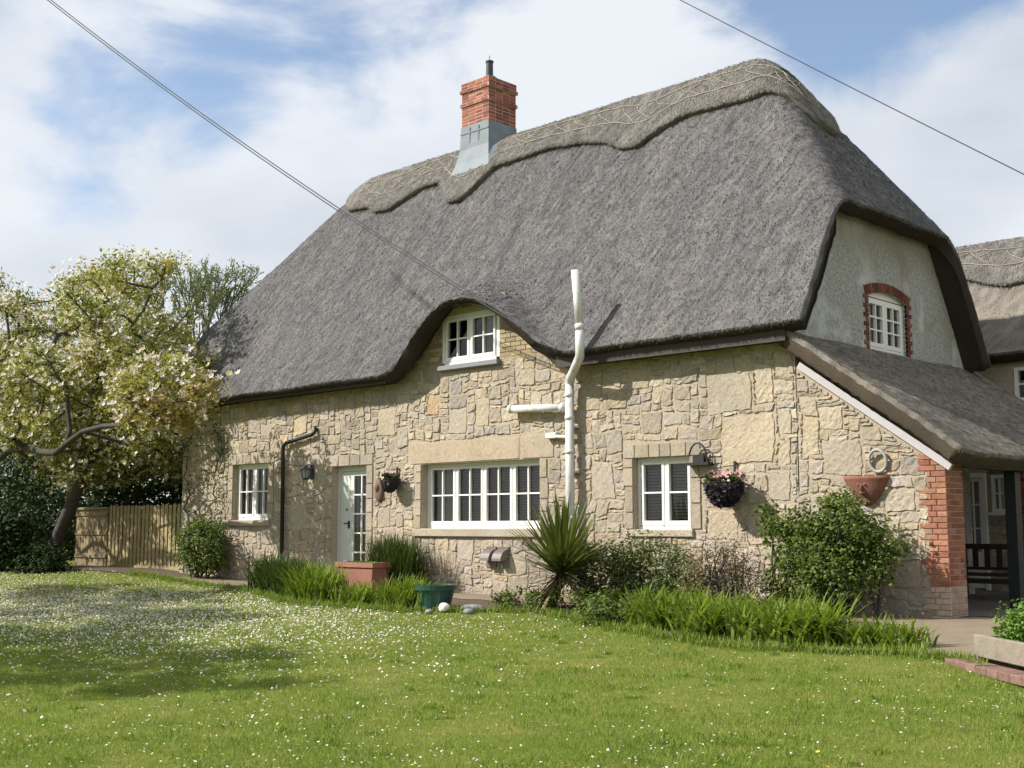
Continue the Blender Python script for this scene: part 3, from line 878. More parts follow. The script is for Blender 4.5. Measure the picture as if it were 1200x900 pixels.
def thatch(name, xs, ys, zf, thick, mt, under, parent, straw, smooth=True, wob=.007, facing=None, slen=(.035, .085)):
    X, Y = np.meshgrid(xs, ys, indexing='ij')
    T = np.stack([X, Y, zf(X, Y)], -1)
    n = normals(T)
    T = T + n * (wob * rng.normal(size=X.shape))[..., None]
    nx, ny = X.shape
    # perimeter ring
    ring = [(i, 0) for i in range(nx)] + [(nx - 1, j) for j in range(1, ny)] + [(i, ny - 1) for i in range(nx - 2, -1, -1)] + [(0, j) for j in range(ny - 2, 0, -1)]
    thick_ = thick(X) if callable(thick) else np.full(X.shape, thick)
    bot = T - n * thick_[..., None]
    cen = np.array([X.mean(), Y.mean(), 0])
    out_ = np.zeros_like(T)
    out_[0, :, 0] -= 1; out_[-1, :, 0] += 1; out_[:, 0, 1] -= 1; out_[:, -1, 1] += 1
    top = MB()
    i, j = np.meshgrid(np.arange(nx - 1), np.arange(ny - 1), indexing='ij')
    a = (i * ny + j).ravel()
    Q = np.stack([a, a + ny, a + ny + 1, a + 1], 1)
    top.add(T.reshape(-1, 3), Q, var=rng.uniform(.3, .7, nx * ny))
    # rounded shoulder of the cut edge
    k = len(ring)
    ri = np.array(ring)
    thick = thick_[ri[:, 0], ri[:, 1]][:, None]
    e0 = T[ri[:, 0], ri[:, 1]]; od = out_[ri[:, 0], ri[:, 1]]; nn = n[ri[:, 0], ri[:, 1]]
    rings = [e0, e0 - nn * thick * .10 + od * .025, e0 - nn * thick * .28 + od * .03 + rng.normal(0, .006, e0.shape)]
    V = np.concatenate(rings); f = []
    for l in range(2):
        for q in range(k):
            q2 = (q + 1) % k
            f.append((l * k + q, l * k + k + q, l * k + k + q2, l * k + q2))
    top.add(V, np.array(f), var=np.tile(rng.uniform(.2, .6, k), 3))
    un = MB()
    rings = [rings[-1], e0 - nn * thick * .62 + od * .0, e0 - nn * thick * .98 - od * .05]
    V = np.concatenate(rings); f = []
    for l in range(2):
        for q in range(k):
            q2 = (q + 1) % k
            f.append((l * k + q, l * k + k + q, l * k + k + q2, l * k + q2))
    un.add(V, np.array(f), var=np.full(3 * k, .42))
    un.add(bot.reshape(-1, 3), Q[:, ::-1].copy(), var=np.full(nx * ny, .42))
    # straw ends standing a little proud of the coat
    if straw:
        area = np.linalg.norm(np.cross(T[1:, :-1] - T[:-1, :-1], T[:-1, 1:] - T[:-1, :-1]), axis=-1)
        if facing is not None:
            nf = n[:-1, :-1]; area = area * np.where(nf @ np.array(facing) > -.15, 1, .04)
        pr = (area / area.sum()).ravel()
        idx = rng.choice(len(pr), straw, p=pr)
        ii, jj = idx // (ny - 1), idx % (ny - 1)
        s, t = rng.random((2, straw, 1))
        P = T[ii, jj] * (1 - s) * (1 - t) + T[ii + 1, jj] * s * (1 - t) + T[ii, jj + 1] * (1 - s) * t + T[ii + 1, jj + 1] * s * t
        nr = n[ii, jj]
        dn = np.stack([nr[:, 0] * nr[:, 2], nr[:, 1] * nr[:, 2], -(nr[:, 0] ** 2 + nr[:, 1] ** 2)], 1)
        dn /= np.linalg.norm(dn, axis=1, keepdims=True) + 1e-6
        sd_ = np.cross(nr, dn)
        d = dn + sd_ * rng.normal(0, .28, (straw, 1)); d /= np.linalg.norm(d, axis=1, keepdims=True)
        L = rng.uniform(*slen, (straw, 1)); w = rng.uniform(.003, .0065, (straw, 1))
        lift = rng.uniform(.001, .013, (straw, 1))
        A = P - nr * .01 - d * L * .3
        tip = P + d * L * .7 + nr * lift
        V = np.stack([A - sd_ * w, A + sd_ * w, tip + sd_ * w * .8, tip - sd_ * w * .8], 1).reshape(-1, 3)
        f = (np.arange(straw) * 4)[:, None] + np.arange(4)
        top.add(V, f, var=np.repeat(np.clip(rng.normal(.52, .24, straw), 0, 1), 4))
        # fringe at the cut edge
        m_ = k * 18
        q = rng.integers(0, k, m_)
        tt = rng.random((m_, 1)); q2 = (q + 1) % k
        P = e0[q] * (1 - tt) + e0[q2] * tt; nr = nn[q]; od2 = od[q]
        sd_ = np.cross(od2 + 1e-6, (0, 0, 1)); 
        dd = od2 * .5 + np.stack([nr[:, 0] * 0, nr[:, 1] * 0, -np.ones(m_)], 1) * .5 + rng.normal(0, .3, (m_, 3)); dd /= np.linalg.norm(dd, axis=1, keepdims=True)
        P = P - nr * thick[q] * rng.uniform(0, .3, (m_, 1))
        L = rng.uniform(.02, .065, (m_, 1))
        V = np.stack([P - sd_ * .005, P + sd_ * .005, P + dd * L], 1).reshape(-1, 3)
        top.add(V, (np.arange(m_) * 3)[:, None] + np.arange(3), var=np.repeat(rng.uniform(.2, .9, m_), 3))
    o = part(top.build(name, mt, smooth=smooth), parent)
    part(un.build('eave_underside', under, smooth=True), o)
    return o
roof = thatch('roof', np.arange(X0, X1 + .001, .0676), np.linspace(YF, YR, 92), zroof, lambda X: .31 - .15 * np.clip(eyebrow(X), 0, 1.1) - .06 * np.clip(X + .8, 0, 1), M['thatch'], M['thatch_under'], cottage, 230000, facing=(.3, -.9, .3))

# block-cut ridge: a stadium-shaped saddle with a scalloped lower edge
SC_X = [-13.9, -12.9, -12.3, -11.9, -11.4, -11.0, -10.5, -9.95, -9.66, -9.3, -8.96, -8.70, -8.50, -8.25, -7.3, -6.7, -6.3, -5.9, -5.2, -4.65, -4.3, -3.8, -3.37, -2.1, -1.65]
SC_D = [.56, .56, .60, .74, .76, .64, .50, .50, .70, .90, .92, .80, .68, .54, .50, .46, .52, .54, .64, .80, .82, .63, .55, .58, .54]
def ridge_cap(parent, xa, xb, yr, zf, depth, mt, rods=True, hip=(True, True)):
    path = []
    for x in np.linspace(xa, xb, int((xb - xa) / .09)): path.append((x, yr, 0, -1, depth(x)))
    if hip[1]:
        for a in np.linspace(-90, 90, 30)[1:-1]: path.append((xb, yr, math.cos(R(a)), math.sin(R(a)), depth(xb) + .42 * math.cos(R(a)) ** 2))
    for x in np.linspace(xb, xa, int((xb - xa) / .09)): path.append((x, yr, 0, 1, .6))
    if hip[0]:
        for a in np.linspace(90, 270, 24)[1:-1]: path.append((xa, yr, math.cos(R(a)), math.sin(R(a)), .58))
    path = np.array(path); m_ = len(path); ns = 12
    def at(q, s, h):
        q = np.asarray(q, float) % m_
        q0 = q.astype(int); fq = (q - q0)[:, None]
        c = path[q0] * (1 - fq) + path[(q0 + 1) % m_] * fq; w = c[:, 4] * s
        x = c[:, 0] + c[:, 2] * w; y = c[:, 1] + c[:, 3] * w
        z = zf(x, y)
        e = .03
        gx = (zf(x + e, y) - zf(x - e, y)) / (2 * e); gy = (zf(x, y + e) - zf(x, y - e)) / (2 * e)
        nn = np.stack([-gx, -gy, np.ones_like(gx)], 1); nn /= np.linalg.norm(nn, axis=1, keepdims=True)
        return np.stack([x, y, z], 1) + nn * np.broadcast_to(h, x.shape)[:, None], nn
    mb = MB(); V = []
    q = np.arange(m_)
    ss = list(np.linspace(0.02, 1, ns)) + [1.0, .985]
    hh = [.10] * ns + [.04, -.03]
    for s, h in zip(ss, hh):
        V.append(at(q, s, h + (0.0015 * rng.normal(size=m_) if h > 0 else 0))[0])
    V = np.concatenate(V); f = []
    for l in range(len(ss) - 1):
        for i in range(m_): f.append((l * m_ + i, l * m_ + (i + 1) % m_, (l + 1) * m_ + (i + 1) % m_, (l + 1) * m_ + i))
    mb.add(V, np.array(f)[:, ::-1], var=rng.uniform(.3, .75, len(V)))
    # straw stubs
    k = 24000
    qq = rng.random(k) * int(m_ * .62); s = rng.random(k) ** .8
    P, nn = at(qq, s, .10)
    c = path[qq.astype(int)]; dn = np.stack([c[:, 2], c[:, 3], -1.5 * np.ones(k)], 1); dn -= nn * (dn * nn).sum(1, keepdims=True); dn /= np.linalg.norm(dn, axis=1, keepdims=True)
    sd_ = np.cross(nn, dn); d = dn + sd_ * rng.normal(0, .2, (k, 1)); L = rng.uniform(.05, .13, (k, 1)); w = rng.uniform(.003, .0065, (k, 1))
    A = P - nn * .01 - d * L * .3; tip = P + d * L * .7 + nn * rng.uniform(.001, .012, (k, 1))
    V = np.stack([A - sd_ * w, A + sd_ * w, tip + sd_ * w * .8, tip - sd_ * w * .8], 1).reshape(-1, 3)
    mb.add(V, (np.arange(k) * 4)[:, None] + np.arange(4), var=np.repeat(np.clip(rng.normal(.5, .28, k), 0, 1), 4))
    rc = part(mb.build('ridge_cap', mt, smooth=True), parent)
    if rods:
        mb = MB()
        nf = int(m_ * .62)
        for s0, s1 in ((.28, .28), (.62, .62)):
            pts = at(np.arange(0, nf, 2), np.full(len(range(0, nf, 2)), s0), .112)[0]
            pts = pts + rng.normal(0, .006, pts.shape)
            tube(mb, pts, .0075, 5)
        i = 0
        while i < nf - 8:                                # crossed spars between the long rods
            for a, b in ((.30, .60), (.60, .30)):
                qs = np.linspace(i, i + 5, 4).astype(int)
                pts = at(qs, np.linspace(a, b, 4), .112)[0]
                tube(mb, pts, .005, 4)
            i += int(rng.integers(4, 9))
        part(mb.build('hazel_rods', M['hazel']), parent)

    return rc
ridge_cap(roof, -12.9, -1.75, 2.72, zroof, lambda x: float(np.interp(x, SC_X, SC_D)), M['thatch_ridge'])

# chimney ---------------------------------------------------------------
cx0, cx1, cy0, cy1 = -9.43, -8.61, 2.32, 3.16
mb = MB(); mm = MB()
CB = [Basis((cx0, cy0, 0), (1, 0, 0), (0, 0, 1), (0, -1, 0)), Basis((cx1, cy0, 0), (0, 1, 0), (0, 0, 1), (1, 0, 0)),
      Basis((cx1, cy1, 0), (-1, 0, 0), (0, 0, 1), (0, 1, 0)), Basis((cx0, cy1, 0), (0, -1, 0), (0, 0, 1), (-1, 0, 0))]
W_, D_ = cx1 - cx0, cy1 - cy0
rows = np.arange(9.60, 10.80, .076)
for k, z in enumerate(rows):
    o_ = .035 if z > 10.52 and z < 10.63 else (.03 if 10.26 < z < 10.34 else 0.0)
    if z >= 10.63: o_ = .012
    for bi, B in enumerate(CB):
        w = (W_, D_)[bi % 2]
        brick_rows(mb, B, -o_, w + o_, z, z + .076, lambda u, v, a, b: True, RED, r, L=.215 if k % 2 else .2151, h=.076, n0=o_, n1=.006 + o_)
        if k % 2: pass
    mm.add([(cx0 - o_, cy0 - o_, z), (cx1 + o_, cy0 - o_, z), (cx1 + o_, cy1 + o_, z), (cx0 - o_, cy1 + o_, z),
            (cx0 - o_, cy0 - o_, z + .0758), (cx1 + o_, cy0 - o_, z + .0758), (cx1 + o_, cy1 + o_, z + .0758), (cx0 - o_, cy1 + o_, z + .0758)], BOXF.copy(), col=(.4, .36, .3))
box(mm, WORLD, cx0, cx1, cy0, cy1, 8.6, 9.6); box(mm, WORLD, cx0 + .05, cx1 - .05, cy0 + .05, cy1 - .05, 10.79, 10.83)
ch = part(mb.build('chimney', M['brick']))
part(mm.build('mortar', M['brickmortar']), ch)
# lead apron: hugs the stack then flares on to the thatch
mb = MB()
an = []
for t_ in np.linspace(0, 1, 13)[:-1]: an.append((cx0 + (cx1 - cx0) * t_, cy0, 0, -1))
for t_ in np.linspace(0, 1, 13)[:-1]: an.append((cx1, cy0 + (cy1 - cy0) * t_, 1, 0))
for t_ in np.linspace(0, 1, 13)[:-1]: an.append((cx1 - (cx1 - cx0) * t_, cy1, 0, 1))
for t_ in np.linspace(0, 1, 13)[:-1]: an.append((cx0, cy1 - (cy1 - cy0) * t_, -1, 0))
an = np.array(an); m_ = len(an)
nd = an[:, 2:].copy()
for q in (0, 12, 24, 36):
    nd[q] = an[q, 2:] + an[q - 1, 2:]
V = []
topz = 9.84
for lv, (off, hh) in enumerate(((.012, None), (.03, .50), (.09, .30), (.21, .165), (.215, .08))):
    x = an[:, 0] + nd[:, 0] * off; y = an[:, 1] + nd[:, 1] * off
    z = np.full(m_, topz) if hh is None else np.minimum(np.maximum(zroof(x, y) + hh, 9.0 if lv > 1 else 9.1), topz - .04 * lv)
    if lv >= 2: z = zroof(x, y) + hh
    V.append(np.stack([x, y, z], 1))
V = np.concatenate(V); f = []
for l in range(4):
    for i in range(m_): f.append((l * m_ + i, (l + 1) * m_ + i, (l + 1) * m_ + (i + 1) % m_, l * m_ + (i + 1) % m_))
mb.add(V, np.array(f)[:, ::-1])
for t_ in (.33, .66):
    x = cx0 + (cx1 - cx0) * t_
    box(mb, WORLD, x - .012, x + .012, cy0 - .034, cy0 - .012, 9.45, 9.78)
box(mb, WORLD, cx0 - .015, cx1 + .015, cy0 - .03, cy0 - .012, 9.66, 9.69)
part(mb.build('lead_flashing', M['lead']), ch)
mb = MB()
pc = ((cx0 + cx1) / 2 + .02, (cy0 + cy1) / 2, 10.82)
lathe(mb, [(.0, 0), (.13, 0), (.14, .04), (.18, .07), (.18, .13), (.13, .17), (.08, .2), (.075, .48), (.09, .5), (.09, .53), (.0, .56)], pc, 18)
tube(mb, [(pc[0], pc[1], 11.36), (pc[0], pc[1], 11.48)], .008, 5)
part(mb.build('flue_cowl', plain('black_green_cowl', (.018, .03, .03), .4)), ch)

# timber soffit under the front eave
for xa, xb, za, zb in ((-16.4, -8.75, 3.95, 4.1), (-4.35, .05, 3.86, 4.06)):
    mb = MB(); P = [(xa, -.318, za), (xb, -.318, za), (xb, -.302, za), (xa, -.302, za)]
    box(mb, WORLD, xa, xb, -.318, -.003, za + .03, za + .06); box(mb, WORLD, xa, xb, -.336, -.316, za, zb)
    part(mb.build('eaves_board', M['darkwood']))

# lean-to porch on the gable ---------------------------------------------
lz = lambda x: 3.42 - (x - .12) * .70                        # verge line
mb = MB()
P = [(0.02, 0, -.15), (1.93, 0, -.15), (1.93, 0, lz(1.93)), (0.02, 0, lz(.02))]
mb.add(P, [(0, 1, 2, 3)], col=(.45, .39, .30))
mb.add([(0.02, .35, -.15), (2.15, .35, -.15), (2.15, .35, lz(2.15)), (0.02, .35, lz(.02))], [(3, 2, 1, 0)], col=(.45, .39, .30))
r = np.random.default_rng(9)
fixedL = [(.45, 1.95, .62, .55, grey), (1.2, 2.05, .55, .45, grey), (1.35, 1.45, .45, .34, grey), (1.1, .95, .5, .45, (.50, .45, .36)), (1.15, .45, .75, .42, grey), (.35, 2.6, .42, .35, warm), (.1, 2.2, .3, .6, warm), (.5, .3, .6, .4, grey)]
rubble(mb, FRONT, .02, 1.92, -.12, 3.5, lambda u, v: v > lz(u) - .02, r, fixed=fixedL, big=.14)
part(mb.build('porch_wall', M['stone']))
mb = MB(); mm = MB()
box(mm, WORLD, 1.93, 2.19, .004, .5, -.14, 2.12)
for k, z in enumerate(np.arange(-.1, 2.1, .0755)):
    tooth = .24 if (k // 3) % 2 else .12
    x_ = 1.93 - (tooth - .12)
    for (a, b) in (((x_, 2.06), (2.06, 2.2)) if k % 2 else ((x_, 1.99), (1.99, 2.2))):
        pale = 1 if z < .42 else 0
        c = (np.array((.47, .36, .27)) if pale else ORANGE[r.integers(4)]) * r.uniform(.8, 1.15)
        bbox(mb, FRONT, a + .005, b - .005, z + .005, z + .0705, -.1, .012 + r.uniform(0, .006), b=.005, col=c)
    s = 0.0
    e = .11 if k % 2 else .22
    cuts = [.02, e, min(e + .22, .5), .5]
    for a, b in zip(cuts, cuts[1:]):
        if b - a > .04:
            c = (np.array((.45, .34, .26)) if z < .42 else RED[r.integers(4)] * .5 + ORANGE[r.integers(4)] * .5) * r.uniform(.75, 1.1)
            bbox(mb, Basis((2.19, 0, 0), (0, 1, 0), (0, 0, 1), (1, 0, 0)), a + .005, b - .005, z + .005, z + .0705, -.04, .012, b=.005, col=c)
pi_ = part(mb.build('brick_pier', M['brick']))
part(mm.build('mortar', M['brickmortar']), pi_)
mb = MB()                                                      # sloping verge board
th = math.atan(.70)
for s in (0,):
    A = np.array((.06, 0, lz(.06) + .02)); Bv = np.array((2.26, 0, lz(2.26) + .02))
    d = (Bv - A) / np.linalg.norm(Bv - A); up = np.array((d[2] * -1, 0, d[0]))
    B = Basis(A, d, up, (0, -1, 0))
    box(mb, B, 0, np.linalg.norm(Bv - A), 0, .10, .005, .07)
part(mb.build('verge_board', M['dressmortar']))
pm_ = plain('blackish_post_paint', (.016, .022, .024), .5)
for ya, yb in ((2.16, 2.36), (5.6, 5.78)):
    mb = MB(); bbox(mb, WORLD, 2.08, 2.24, ya, yb, .0, 2.0, b=.01); part(mb.build('porch_post', pm_))
mb = MB(); box(mb, WORLD, 2.1, 2.22, .503, 6.2, 2.003, 2.12); part(mb.build('porch_beam', pm_))
def zlean(x, y):
    p = np.stack([x, y, x * 0], -1)
    return 4.08 - (x + .05) * .70 - .10 * np.maximum(0, x - 1.9) ** 2 + .02 * snoise(p, 1.3, 8) + .03 * np.exp(-((y + .3) / .4) ** 2) - .03
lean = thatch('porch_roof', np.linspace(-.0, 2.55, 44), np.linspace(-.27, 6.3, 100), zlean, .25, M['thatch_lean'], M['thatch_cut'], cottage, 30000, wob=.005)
# pipes and fittings on the wall --------------------------------------------
mb = MB()
px, py = -4.19, -.17
ox, oy = .62, -.45
tube(mb, [(px, py, .35), (px, py, 3.58)], .074, 16)
tube(mb, [(px, py, 3.5), (px, py, 3.60), (px + .06, py - .05, 3.68), (px + .26, py - .19, 3.77), (px + .46, py - .34, 3.86), (px + ox - .02, py + oy + .02, 3.95), (px + ox, py + oy, 4.08), (px + ox, py + oy, 4.45)], .074, 16)
tube(mb, [(px + ox, py + oy, 4.40), (px + ox - .09, py + oy, 5.38)], .069, 16)
for z in (1.35, 2.45, 3.02, 3.4): tube(mb, [(px, py, z - .035), (px, py, z + .035)], .083, 16)
tube(mb, [(px + ox, py + oy, 4.38), (px + ox - .008, py + oy, 4.48)], .080, 16)
for z in (1.0, 2.1, 2.85): box(mb, FRONT, px - .10, px + .10, z, z + .035, .0, .12)
sp_ = part(mb.build('soil_pipe', M['pvc'], smooth=False)); 
for p in sp_.data.polygons: p.use_smooth = len(p.vertices) == 4
mb = MB()
tube(mb, [(-5.58, -.15, 3.26), (px, -.165, 3.20)], .066, 14)
tube(mb, [(-5.60, -.15, 3.26), (-5.53, -.151, 3.257)], .078, 14); tube(mb, [(px - .20, -.165, 3.209), (px - .09, -.165, 3.204)], .078, 14)
tube(mb, [(-5.55, -.15, 3.26), (-5.55, -.005, 3.26)], .05, 10)
wp = part(mb.build('waste_pipe', M['pvc'], smooth=False))
for p in wp.data.polygons: p.use_smooth = len(p.vertices) == 4
mb = MB()
tube(mb, [(px, -.09, 2.7), (-4.7, -.09, 2.74)], .03, 8); bbox(mb, FRONT, -4.8, -4.55, 2.70, 2.80, .03, .12)
part(mb.build('overflow_bracket', M['pvc']))
mb = MB()
tube(mb, [(-11.3, -.04, 3.26), (-11.3, -.09, 3.16), (-11.36, -.1, 3.12), (-12.28, -.1, 2.98), (-12.36, -.1, 2.93), (-12.37, -.1, 2.85), (-12.33, -.1, .3)], .042, 10)
part(mb.build('drain_pipe', M['iron'], smooth=True))
for x in (-6.16, -5.86):                                         # two small flue hoods low on the wall
    mb = MB()
    n = 8; an_ = np.linspace(0, 100, n)
    P = []
    for a_ in an_:
        for u in (x - .11, x + .11):
            P.append(FRONT(np.array((u, .62 + .20 * math.sin(R(90 - a_ * .9)), .03 + .20 * math.sin(R(a_ * .9))))))
    mb.add(P, [(2 * i, 2 * i + 1, 2 * i + 3, 2 * i + 2) for i in range(n - 1)])
    for u in (x - .11, x + .11):
        q = [FRONT(np.array((u, .62 + .20 * math.sin(R(90 - a_ * .9)), .03 + .20 * math.sin(R(a_ * .9))))) for a_ in an_] + [FRONT(np.array((u, .62, .03)))]
        mb.add(q, [tuple(range(len(q)))])
    box(mb, FRONT, x - .12, x + .12, .5, .86, .02, .045)
    part(mb.build('flue_hood', M['cowl']))
# lantern beside the door
mb = MB()
box(mb, FRONT, -11.52, -11.38, 2.2, 2.5, .0, .03); tube(mb, FRONT(np.array([(-11.45, 2.44, .02), (-11.45, 2.5, .1), (-11.45, 2.46, .17)])), .012, 6)
lo = np.array((-11.45, -.17, 2.2))
lathe(mb, [(.0, .27), (.03, .27), (.05, .24), (.13, .20), (.135, .185), (.11, .185)], lo, 8)
lathe(mb, [(.0, -.03), (.06, -.02), (.08, 0), (.085, .02), (.0, .02)], lo, 8)
for k in range(8):
    a_ = k * math.pi / 4
    tube(mb, [lo + (.08 * math.cos(a_), .08 * math.sin(a_), .01), lo + (.115 * math.cos(a_), .115 * math.sin(a_), .19)], .008, 4)
ln = part(mb.build('wall_lantern', plain('dark_lantern_metal', (.05, .055, .065), .5)))
mb = MB(); lathe(mb, [(.072, .02), (.10, .185)], lo, 8); part(mb.build('lantern_glass', plain('lantern_pane', (.30, .36, .38), .15)), ln)
# arched iron lamp bracket by the right window
mb = MB()
bx_ = -1.66
pts = [FRONT(np.array((bx_ - .16 + .17 * (1 - math.cos(R(a_))), 2.2 + .28 * math.sin(R(a_)), .12))) for a_ in np.linspace(20, 180, 12)]
tube(mb, pts, .014, 6); box(mb, FRONT, bx_ - .2, bx_ + .22, 2.14, 2.18, .0, .16); box(mb, FRONT, bx_ - .1, bx_ + .1, 2.18, 2.30, .04, .10)
tube(mb, FRONT(np.array([(bx_ + .17, 2.17, .12), (bx_ + .17, 2.3, .02)])), .012, 6)
part(mb.build('lamp_bracket', M['iron']))

# ------------------------------------------------------------------ wall ornaments
def disc_relief(mb, B, outline, depth, bulge):
    """solid plaque from an outline; rises from rim to middle"""
    outline = np.asarray(outline, float); c = outline.mean(0); m_ = len(outline); V = []
    lv = [(1, 0), (1, depth * .6), (.93, depth), (.6, depth + bulge * .6), (.25, depth + bulge), (.02, depth + bulge)]
    for s, h in lv:
        q = c + (outline - c) * s; V.append(np.concatenate([q, np.full((m_, 1), h)], 1))
    V = np.concatenate(V); f = []
    for l in range(len(lv) - 1):
        for i in range(m_): f.append((l * m_ + i, l * m_ + (i + 1) % m_, (l + 1) * m_ + (i + 1) % m_, (l + 1) * m_ + i))
    mb.add(B(V), np.array(f))
an_ = np.linspace(0, 2 * np.pi, 20, endpoint=False)
pl_ = empty('wall_plaque', (-9.3, 0, 1.95), 'small brown oval plaque on the wall between the door and a dark basket', 'plaque')
mb = MB(); disc_relief(mb, Basis((-9.25, -.025, 1.93), (1, 0, 0), (0, 0, 1), (0, -1, 0)), np.stack([.13 * np.cos(an_), .24 * np.sin(an_)], 1), .04, .03)
adopt(pl_, mb.build('oval_plate', plain('brown_clay', (.16, .105, .075), .8, var=.3, scale=15), smooth=True))
mb = MB(); disc_relief(mb, Basis((-9.25, -.075, 1.96), (1, 0, 0), (0, 0, 1), (0, -1, 0)), np.stack([.06 * np.cos(an_), .09 * np.sin(an_)], 1), .02, .03)
adopt(pl_, mb.build('relief', plain('dark_clay', (.09, .06, .045), .8)))
# heart-shaped terracotta wall planter with a face in relief
hp = empty('wall_planter', (1.08, 0, 1.5), 'terracotta half bowl wall pot with a moulded face below an iron ring', 'wall pot')
mb = MB()
HB = Basis((1.08, -.02, 1.50), (1, 0, 0), (0, 0, 1), (0, -1, 0))
prof = [(.06, .0), (.13, .05), (.20, .13), (.28, .22), (.335, .32), (.36, .38), (.375, .395), (.375, .44), (.34, .44), (.33, .40)]
k = 17; V = []
for rr_, z in prof:
    for a_ in np.linspace(0, math.pi, k):
        V.append((-rr_ * .9 * math.cos(a_), z * .9, .5 * rr_ * math.sin(a_)))
f = []
for l in range(len(prof) - 1):
    for i in range(k - 1): f.append((l * k + i, l * k + i + 1, (l + 1) * k + i + 1, (l + 1) * k + i))
mb.add(HB(V), np.array(f))
adopt(hp, mb.build('bowl', plain('planter_clay', (.22, .092, .065), .9, var=.4, scale=9, bmp=.5), smooth=True))
mb = MB()
for (u, v, n_, a_, b_) in ((0, .27, .13, .085, .11), (-.055, .31, .19, .025, .02), (.055, .31, .19, .025, .02), (0, .26, .21, .02, .05), (0, .19, .175, .05, .018), (-.13, .26, .12, .05, .07), (.13, .26, .12, .05, .07), (0, .09, .08, .06, .06), (-.08, .14, .09, .05, .04), (.08, .14, .09, .05, .04)):
    disc_relief(mb, Basis(HB(np.array((u * .9, v * .9, n_ * .9 - .03))), (1, 0, 0), (0, 0, 1), (0, -1, 0)), np.stack([a_ * np.cos(an_), b_ * np.sin(an_)], 1), .02, .025)
adopt(hp, mb.build('moulded_face', plain('pale_terracotta', (.24, .105, .08), .85, var=.3, scale=20), smooth=True))
rg = MB()
tube(rg, [(1.27 + .125 * math.cos(a_), -.06 - .02 * math.sin(a_), 2.1 + .15 * math.sin(a_)) for a_ in np.linspace(0, 2 * np.pi, 25)], .022, 8, cap=False)
tag(rg.build('wall_ring', plain('grey_ring_stone', (.36, .35, .31), .7), smooth=True), 'pale grey ring fixed to the wall above the terracotta wall pot', 'ring')

def leaves_at(mb, P, size, rg, var=None, up=0.0, aspect=.55, droop=0.0, outward=None):
    """diamond leaves with a folded midrib at the points P"""
    k = len(P)
    n = rg.normal(size=(k, 3)); n[:, 2] = np.abs(n[:, 2]) + up
    if outward is not None: n += outward
    n /= np.linalg.norm(n, axis=1, keepdims=True)
    t = rg.normal(size=(k, 3)); t[:, 2] -= droop
    t -= n * (t * n).sum(1, keepdims=True); t /= np.linalg.norm(t, axis=1, keepdims=True)
    b = np.cross(n, t)
    s = size * rg.uniform(.65, 1.35, (k, 1))
    w = s * aspect * .5
    V = np.stack([P - t * s * .5, P + b * w - n * s * .06, P + t * s * .5 - n * s * .1, P - b * w - n * s * .06, P + n * s * .05], 1).reshape(-1, 3)
    base = (np.arange(k) * 5)[:, None]
    f = np.concatenate([base + np.array(q) for q in ((0, 1, 4), (1, 2, 4), (2, 3, 4), (3, 0, 4))])
    v = rg.random(k) if var is None else var
    mb.add(V, f, var=np.repeat(v, 5))
def sphere(mb, c, rad, k=10, l=6, **kw):
    prof = [(max(.001, math.sin(t)) , -math.cos(t)) for t in np.linspace(0, math.pi, l)]
    V = []; an2 = np.linspace(0, 2 * np.pi, k, endpoint=False)
    rad = np.broadcast_to(np.asarray(rad, float), (3,))
    for r_, z in prof:
        V.append(np.stack([c[0] + rad[0] * r_ * np.cos(an2), c[1] + rad[1] * r_ * np.sin(an2), np.full(k, c[2] + rad[2] * z)], 1))
    V = np.concatenate(V); f = []
    for i in range(l - 1):
        for j in range(k): f.append((i * k + j, i * k + (j + 1) % k, (i + 1) * k + (j + 1) % k, (i + 1) * k + j))
    mb.add(V, np.array(f), **kw)
def petals(mb, c, rad, rg, n=6):
    """one open flower: a whorl of cupped petals facing a random upward-outward way"""
    ax = rg.normal(size=3) * .6 + np.array((.1, -.6, .6)); x, y, ax = frame_of(ax)
    for i in range(n):
        a_ = i * 2 * math.pi / n + rg.uniform(-.2, .2)
        d = math.cos(a_) * x + math.sin(a_) * y; s = np.cross(ax, d) * .72
        L = rad * rg.uniform(.8, 1.2)
        V = [c, c + d * L * .55 + s * L * .38 + ax * L * .25, c + d * L + ax * L * .5, c + d * L * .55 - s * L * .38 + ax * L * .25]
        mb.add(V, [(0, 1, 2, 3)], var=rg.random())
